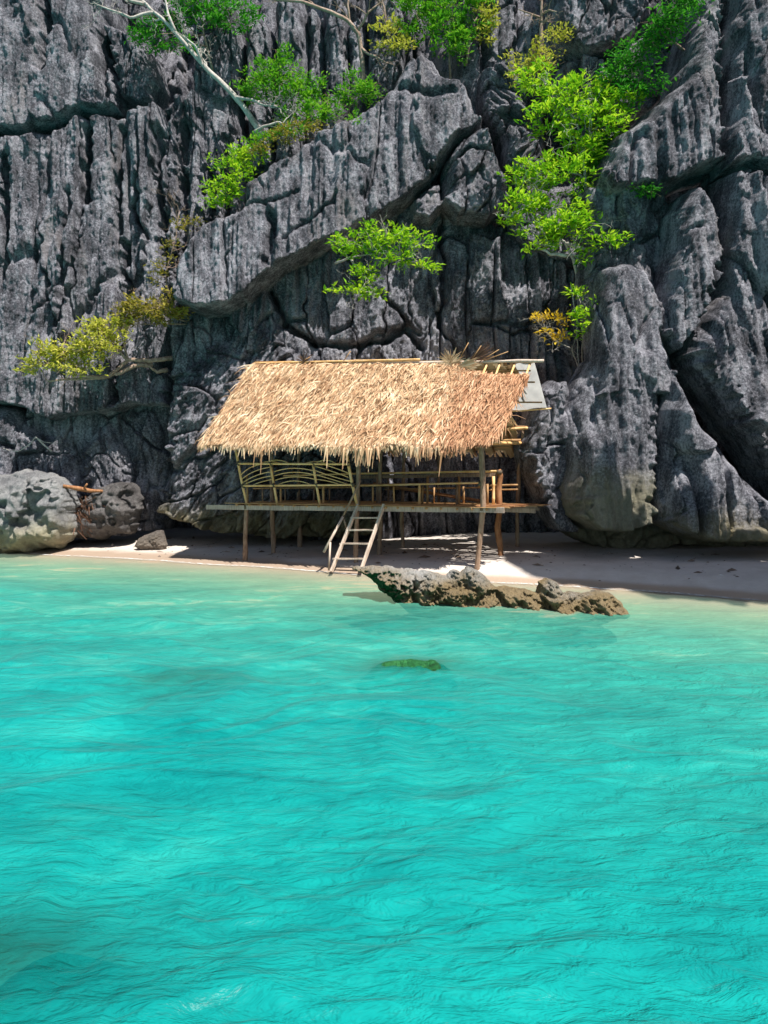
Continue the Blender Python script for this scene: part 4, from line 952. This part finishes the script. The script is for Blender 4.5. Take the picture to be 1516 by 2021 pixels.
def plant(name, label, cat, base, clumps, n, size, leafmat, seed, wood='branch', r0=0.05, group=None, trunks=None, bare=0, up=0.6, sub=0.24, extra=None, crown_name='crown'):
    """base (px,py,Y); clumps in pixels (px,py,Y,rx,rz)"""
    B = at(*base)
    o = empty(name, B, label, cat, group)
    cl = []
    for (px, py, Y, rx, rz) in clumps:
        k = Y / F * 1.13; cl.append((at(px, py, Y), rx * k, min(rx, rz * 1.6) * k * 0.8, rz * k))
    V, Fc = leaves(cl, n, size, seed, up=up, sub=sub); part(crown_name, V, Fc, M[leafmat], o, False, 'stuff')
    if extra:
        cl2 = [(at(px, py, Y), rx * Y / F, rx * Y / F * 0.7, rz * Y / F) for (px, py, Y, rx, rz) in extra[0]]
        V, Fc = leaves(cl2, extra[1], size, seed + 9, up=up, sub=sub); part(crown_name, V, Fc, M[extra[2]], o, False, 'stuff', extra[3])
    wood_p = []
    main = []
    for tr_ in (trunks or []):
        P = np.array([at(*q) for q in tr_]); RR = np.linspace(r0, r0 * 0.35, len(P))
        seg = np.r_[0, np.cumsum(np.linalg.norm(np.diff(P, axis=0), axis=1))]; ts = np.linspace(0, seg[-1], len(P) * 3)
        P = np.stack([np.interp(ts, seg, P[:, k]) for k in range(3)], 1) + np.random.default_rng(seed).normal(0, 0.012, (len(ts), 3)); RR = np.interp(ts, seg, RR)
        main.append((P, RR)); wood_p.append(tube(P, RR, 7))
        if bare: wood_p += [(a_, b_) for a_, b_ in twigs(P, RR, bare, 0.8, seed + 3, 2)]
    trunk_pts = np.vstack([m_[0] for m_ in main]) if main else B[None]
    for i, c in enumerate(cl):
        j = np.argmin(np.linalg.norm(trunk_pts - c[0], axis=1)) if main else 0
        P, RR = limb(trunk_pts[j], c[0], r0 * 0.55, 0.010, seed + i)
        wood_p.append(tube(P, RR, 6)); wood_p += twigs(P, RR, 4, max(0.3, c[1]), seed + 50 + i, 1)
    V, Fc = join([(a_, fix_tris(b_)) for a_, b_ in wood_p]); part('trunk', V, Fc, M[wood], o)
    return o

# big bright tree on the right
plant('cliff_tree', 'large bright green tree growing out of the gully right of centre', 'tree', (1150, 600, 23.2),
      [(1085, 190, 22.6, 42, 30), (1150, 185, 22.5, 60, 34), (1215, 200, 22.4, 48, 30), (1100, 235, 22.4, 58, 34), (1180, 250, 22.3, 55, 38), (1150, 290, 22.3, 42, 26), (1060, 150, 23, 34, 30),
       (1060, 345, 22.3, 48, 30), (1110, 350, 22.2, 60, 36), (1020, 400, 22.0, 44, 22), (1090, 410, 22.0, 56, 24), (1000, 430, 21.9, 26, 16), (1130, 450, 21.8, 70, 24), (1200, 480, 21.6, 42, 15), (1075, 455, 21.9, 54, 18), (1060, 485, 21.9, 36, 9), (1140, 505, 21.9, 26, 10)],
      5200, 0.17, 'leaf_bright', 600, 'branch', 0.06, trunks=[[(1150, 610, 23.4), (1140, 540, 23.0), (1120, 480, 22.6), (1060, 440, 22.2), (990, 425, 22.0)], [(1160, 600, 23.4), (1165, 480, 23.0), (1155, 380, 22.8), (1150, 300, 22.6), (1140, 240, 22.6), (1100, 200, 22.6)], [(1120, 480, 22.6), (1180, 500, 22.0), (1235, 480, 21.7)], [(1120, 505, 22.2), (1085, 500, 21.9), (1050, 480, 21.9)]],
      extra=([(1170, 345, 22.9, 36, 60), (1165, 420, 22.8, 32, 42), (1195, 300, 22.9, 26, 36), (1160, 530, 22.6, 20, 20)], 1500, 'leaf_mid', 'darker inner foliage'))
# tree in the middle of the wall
plant('cliff_shrub', 'small layered green shrub jutting from the wall above the hut roof', 'shrub', (665, 520, 24.0),
      [(700, 478, 22.6, 44, 14), (765, 462, 22.5, 52, 17), (815, 478, 22.4, 36, 14), (680, 500, 22.6, 26, 8), (735, 490, 22.4, 40, 12), (790, 508, 22.3, 40, 12), (835, 526, 22.3, 26, 8), (720, 545, 22.5, 36, 16), (700, 575, 22.5, 40, 14), (735, 580, 22.4, 24, 10)],
      1500, 0.16, 'leaf_bright', 610, 'branch', 0.04, trunks=[[(660, 520, 24.2), (690, 510, 23.2), (740, 500, 22.6), (800, 500, 22.4)], [(690, 510, 23.2), (715, 540, 22.7), (720, 575, 22.5)]])
# yellow tree on the left
plant('cliff_tree', 'yellow green tree reaching out over the beach on the left', 'tree', (325, 712, 25.6),
      [(75, 720, 24.4, 34, 16), (120, 695, 24.4, 50, 22), (180, 690, 24.4, 50, 26), (150, 725, 24.3, 56, 14), (205, 660, 24.6, 44, 22), (85, 690, 24.4, 28, 14), (232, 635, 24.8, 34, 18), (190, 640, 24.7, 26, 14)],
      2300, 0.15, 'leaf_yellow', 620, 'branch_brown', 0.085, trunks=[[(345, 706, 26.0), (320, 710, 25.6), (285, 712, 25.3), (255, 708, 25.1), (240, 722, 25.0), (215, 742, 24.8), (175, 744, 24.6), (145, 730, 24.5), (100, 725, 24.4)], [(300, 720, 25.6), (265, 722, 25.2), (230, 738, 25.0), (200, 745, 24.8), (150, 748, 24.6), (95, 752, 24.4)], [(330, 730, 25.8), (310, 735, 25.6), (290, 722, 25.4)]], bare=2)
plant('cliff_shrub', 'olive brown shrub under the left tip of the pointed slab', 'shrub', (370, 630, 25.8),
      [(290, 605, 24.8, 46, 22), (330, 620, 24.8, 40, 18), (265, 620, 24.8, 30, 20), (350, 585, 25.0, 22, 12)], 1150, 0.15, 'leaf_olive', 630, 'branch_brown', 0.03, trunks=[[(380, 640, 26.0), (340, 625, 25.2), (290, 610, 24.9)], [(385, 640, 26.0), (330, 640, 25.2), (255, 640, 24.9)]], bare=5)
plant('cliff_shrub', 'sparse dry yellow shrub along the slab left edge', 'shrub', (350, 560, 26.2),
      [(355, 440, 25.6, 18, 20), (340, 480, 25.4, 16, 20), (320, 520, 25.3, 20, 18), (372, 435, 25.6, 14, 12), (310, 555, 25.2, 16, 16)], 300, 0.13, 'leaf_olive', 640, 'branch_brown', 0.025, trunks=[[(340, 600, 25.8), (325, 540, 25.4), (345, 480, 25.5), (352, 415, 25.7)]], bare=8)
plant('cliff_shrub', 'bright green bush on the slab shoulder at left', 'bush', (455, 400, 26.0),
      [(465, 340, 25.4, 34, 40), (495, 300, 25.5, 28, 22), (440, 375, 25.2, 28, 26), (428, 315, 25.4, 14, 10), (420, 400, 25.2, 18, 10)], 1250, 0.14, 'leaf_bright', 650, 'branch_brown', 0.03, trunks=[[(455, 410, 26.0), (465, 350, 25.6), (490, 300, 25.6)]])
plant('cliff_shrub', 'dense green bush behind the slab beside the dead trunk', 'bush', (570, 260, 27.4),
      [(520, 150, 26.6, 40, 36), (560, 130, 26.7, 40, 32), (545, 180, 26.5, 52, 26), (590, 190, 26.5, 40, 34), (620, 180, 26.6, 36, 32), (600, 230, 26.3, 44, 24), (500, 175, 26.6, 26, 22)], 2600, 0.15, 'leaf_mid', 660, 'branch_brown', 0.04, trunks=[[(575, 270, 27.4), (565, 200, 26.9), (550, 150, 26.8)]])
plant('cliff_shrub', 'olive bush along the top edge of the slab', 'bush', (690, 230, 27.0),
      [(640, 215, 26.0, 40, 18), (690, 190, 26.2, 34, 20), (735, 180, 26.2, 30, 24), (570, 262, 25.6, 36, 12), (530, 280, 25.4, 30, 12), (700, 160, 26.4, 24, 20)], 1300, 0.13, 'leaf_mid', 670, 'branch_brown', 0.03, trunks=[[(690, 240, 27.0), (690, 200, 26.6), (720, 180, 26.4)]],
      extra=([(560, 268, 25.4, 36, 14), (600, 250, 25.5, 30, 10), (520, 292, 25.2, 24, 12)], 420, 'leaf_olive', 'dry olive foliage'))
plant('cliff_tree', 'deep green foliage behind the pale dead trunk at top left', 'tree', (400, 120, 28.0),
      [(310, 70, 27.2, 42, 28), (340, 30, 27.3, 44, 26), (400, 10, 27.4, 60, 30), (460, 20, 27.4, 46, 34), (430, 40, 27.2, 50, 20), (290, 85, 27.0, 24, 16), (350, 90, 27.0, 30, 14), (380, -60, 27.5, 90, 40)], 3000, 0.16, 'leaf_deep', 680, 'branch_brown', 0.05, trunks=[[(420, 140, 28.0), (400, 60, 27.6), (380, -40, 27.6)]])
plant('cliff_tree', 'dense green tree crown behind the slab summit', 'tree', (880, 170, 27.6),
      [(830, 20, 27.0, 56, 36), (880, 10, 27.0, 56, 40), (930, 30, 27.0, 42, 40), (850, 60, 26.8, 60, 26), (890, 100, 26.5, 36, 26), (900, 60, 26.7, 46, 26), (920, -40, 27.2, 60, 40), (820, -40, 27.2, 60, 40)], 3600, 0.16, 'leaf_mid', 690, 'branch_brown', 0.05, trunks=[[(890, 170, 27.6), (885, 80, 27.1), (860, 0, 27.1)], [(920, 130, 27.4), (930, 60, 27.0), (960, 0, 27.0)]],
      extra=([(760, 70, 26.8, 36, 26), (790, 90, 26.6, 30, 20), (960, 40, 27.0, 22, 50)], 700, 'leaf_yellow', 'yellowish outer foliage'))
plant('cliff_tree', 'deep green hanging foliage high on the right cliff', 'tree', (1350, 90, 22.4),
      [(1340, 20, 21.6, 40, 30), (1310, 50, 21.8, 40, 28), (1365, -30, 21.6, 34, 40), (1290, 90, 22.0, 34, 22), (1240, 110, 22.2, 34, 26), (1220, 150, 22.2, 36, 26), (1270, 150, 22.1, 40, 34), (1250, 185, 22.0, 36, 16)], 3000, 0.13, 'leaf_deep', 700, 'branch_brown', 0.04, trunks=[[(1350, 100, 22.6), (1300, 60, 22.1), (1240, 120, 22.4)]], up=-0.1)
plant('cliff_shrub', 'olive twiggy shrub above the bright tree crown', 'shrub', (1045, 150, 25.0),
      [(1040, 120, 24.0, 34, 24), (1075, 110, 24.0, 34, 26), (1020, 150, 24.0, 20, 14), (1100, 80, 24.2, 22, 26)], 700, 0.12, 'leaf_yellow', 705, 'branch_brown', 0.03, trunks=[[(1050, 180, 25.0), (1060, 120, 24.4)]], bare=4)
plant('cliff_shrub', 'small sprig of green leaves below the bright tree', 'shrub', (1165, 700, 22.4),
      [(1160, 620, 21.6, 20, 20), (1168, 650, 21.6, 15, 12), (1140, 580, 21.8, 12, 8), (1150, 650, 21.6, 16, 10)], 260, 0.17, 'leaf_bright', 710, 'branch', 0.02, trunks=[[(1150, 720, 22.6), (1150, 660, 21.9), (1160, 610, 21.8)]])
plant('cliff_shrub', 'nearly bare sprig with golden leaves right of the hut roof', 'shrub', (1140, 720, 22.6),
      [(1070, 630, 22.0, 10, 6), (1100, 632, 22.0, 14, 6), (1085, 655, 21.9, 16, 5), (1105, 665, 21.9, 8, 5)], 50, 0.15, 'leaf_gold', 720, 'branch', 0.02, trunks=[[(1145, 740, 22.6), (1130, 690, 22.2), (1095, 670, 22.0), (1075, 650, 22.0)]], bare=5)
plant('cliff_shrub', 'tiny tuft of leaves sprouting on the slab face', 'shrub', (695, 240, 24.2), [(695, 238, 23.9, 9, 9)], 40, 0.12, 'leaf_mid', 730, 'branch_brown', 0.012)
plant('cliff_shrub', 'fern tuft in the hollow under the right shoulder', 'fern', (1275, 365, 21.5), [(1275, 372, 21.2, 22, 8)], 160, 0.12, 'leaf_deep', 731, 'branch_brown', 0.012, up=-0.3)

def bare_tree(name, label, limbs, r0, mat, seed, tw=5, L=0.8):
    B = at(*limbs[0][0]); o = empty(name, B, label, 'tree')
    for i, l in enumerate(limbs):
        P = np.array([at(*q) for q in l]); seg = np.r_[0, np.cumsum(np.linalg.norm(np.diff(P, axis=0), axis=1))]
        ts = np.linspace(0, seg[-1], len(P) * 4); P = np.stack([np.interp(ts, seg, P[:, k]) for k in range(3)], 1)
        P = P + 0.03 * np.stack([n2(ts * 2.5 + 9 * k + seed, ts * 0 + i) for k in range(3)], 1)
        ra = r0 if i == 0 else r0 * 0.55
        RR = np.linspace(ra, ra * 0.3, len(P))
        tp = [tube(P, RR, 7)] + twigs(P, RR, tw, L, seed + i * 7, 2)
        V, Fc = join([(a_, fix_tris(b_)) for a_, b_ in tp]); part('trunk' if i == 0 else 'branch', V, Fc, M[mat], o)
    return o
bare_tree('dead_tree', 'pale leafless leaning tree at top left', [
    [(520, 268, 26.8), (490, 225, 26.7), (462, 188, 26.6), (430, 158, 26.6), (400, 128, 26.6), (365, 88, 26.5), (335, 50, 26.4), (300, 18, 26.4), (265, -10, 26.4), (240, -50, 26.4)],
    [(345, 62, 26.4), (330, 25, 26.3), (322, -20, 26.3)], [(305, 22, 26.4), (260, 35, 26.2), (215, 20, 26.1), (185, 5, 26.1)], [(400, 128, 26.6), (385, 90, 26.3), (360, 70, 26.2)],
    [(462, 190, 26.6), (500, 200, 26.3), (545, 212, 26.2), (580, 222, 26.2)], [(500, 262, 26.4), (520, 248, 26.0), (550, 240, 25.9), (580, 258, 25.8)], [(285, 8, 26.4), (240, -5, 26.2), (190, -15, 26.1)]], 0.115, 'branch', 800, 6, 0.75)
bare_tree('dead_tree', 'brown barked bare tree arching at top centre', [
    [(718, 190, 27.2), (716, 130, 27.0), (708, 70, 27.0), (690, 45, 26.9), (650, 22, 26.8), (600, 6, 26.7), (540, -2, 26.7), (480, -6, 26.6)],
    [(706, 62, 27.0), (725, 25, 26.8), (770, -10, 26.8)], [(690, 46, 26.9), (685, 10, 26.8), (690, -30, 26.8)], [(770, 110, 26.8), (765, 60, 26.8), (755, 0, 26.8), (750, -40, 26.8)], [(712, 95, 27.0), (735, 110, 26.7), (765, 125, 26.5)]], 0.10, 'branch_brown', 820, 4, 0.7)
bare_tree('dead_tree', 'thin brown dead trunk with stubs at top right of centre', [
    [(1068, 110, 24.4), (1069, 60, 24.4), (1067, 20, 24.4), (1070, -50, 24.4)], [(1068, 35, 24.4), (1050, 28, 24.2), (1025, 18, 24.1)], [(1068, 28, 24.4), (1085, 20, 24.2), (1100, 24, 24.1)]], 0.075, 'branch_brown', 840, 3, 0.5)
bare_tree('dead_branch', 'white dead branch lying against the lower left cliff', [[(100, 890, 25.9), (70, 862, 25.7), (60, 876, 25.6), (38, 890, 25.5), (5, 886, 25.5)], [(70, 862, 25.7), (85, 872, 25.6), (110, 874, 25.6)]], 0.03, 'branch', 850, 2, 0.3)
bare_tree('fallen_vine', 'thin pale dead stems hanging down the cliff beside the right boulder', [[(1128, 560, 22.6), (1140, 640, 22.2), (1138, 690, 22.0), (1148, 760, 21.8)], [(1140, 650, 22.2), (1125, 700, 22.0)]], 0.02, 'branch', 860, 3, 0.4)

# driftwood and dry fronds between the left boulders
lg = at(160, 964, 24.5); log = link('driftwood_log', None, None, 'orange brown driftwood log wedged across the left boulders', 'log'); log.location = lg
tubep('log_body', [at(124, 957, 24.2), at(150, 962, 24.4), at(176, 967, 24.6), at(202, 968, 24.9)], [0.05, 0.065, 0.06, 0.045], M['bark_red'], log, 9, wob=0.03, seed=3)
tubep('broken_stub', [at(165, 965, 24.5), at(172, 955, 24.4)], 0.03, M['bark_red'], log, 6)
V, Fc = [], []
r = np.random.default_rng(77); Vs = []
for i in range(150):
    c = at(166, 1012, 24.9) + r.normal(0, 1, 3) * [0.16, 0.12, 0.20]
    d3 = np.array([0.8, -0.3, -0.5]) + r.normal(0, 0.45, 3); d3 /= np.linalg.norm(d3); L = r.uniform(0.2, 0.45)
    sd = np.cross(d3, [0, 1, 0.2]); sd /= np.linalg.norm(sd); w = 0.02
    Vs += [c - sd * w, c + sd * w, c + d3 * L + sd * w * 0.4, c + d3 * L - sd * w * 0.4]
V = np.array(Vs); c = V.mean(0)
o = link('dry_frond_heap', mesh_np('dry_frond_heap', V - c, np.arange(len(V)).reshape(-1, 4), M['dry'], False), None, 'heap of dry brown palm fronds between two left boulders', 'palm fronds'); o.location = c

# leaf litter and coral crumbs scattered over the sand
r = np.random.default_rng(91); Vs = []; Fs = []; k = 0
while k < 420:
    sx = r.uniform(-9.5, 9.5); tt_ = r.uniform(0.5, 4.2); q = SH + E1 * sx + E2 * tt_
    if tt_ < 1.1 and r.random() < 0.6: continue
    z0 = float(ground_z(q[0], q[1])); L = r.uniform(0.015, 0.06) if r.random() < 0.9 else r.uniform(0.08, 0.2); a_ = r.uniform(0, 6.28)
    d_ = np.array([math.cos(a_), math.sin(a_), 0]) * L; n_ = np.array([-math.sin(a_), math.cos(a_), 0]) * L * r.uniform(0.15, 0.5); c_ = np.array([q[0], q[1], z0 + 0.006]); h_ = np.array([0, 0, L * r.uniform(0.15, 0.5)])
    o_ = len(Vs); Vs += [c_ - d_, c_ + n_, c_ + d_, c_ - n_, c_ + h_]; Fs += [(o_, o_ + 1, o_ + 4), (o_ + 1, o_ + 2, o_ + 4), (o_ + 2, o_ + 3, o_ + 4), (o_ + 3, o_, o_ + 4)]; k += 1
M['litter'] = strand_mat('beach litter', [(0.0, (0.05, 0.04, 0.035)), (0.45, (0.16, 0.11, 0.08)), (0.7, (0.3, 0.24, 0.2)), (1.0, (0.75, 0.72, 0.68))], 0.0)
link('beach_litter', mesh_np('beach_litter', np.array(Vs), np.array(Fs), M['litter'], False), None, 'leaf litter and coral crumbs strewn over the sand', None, None, 'stuff')
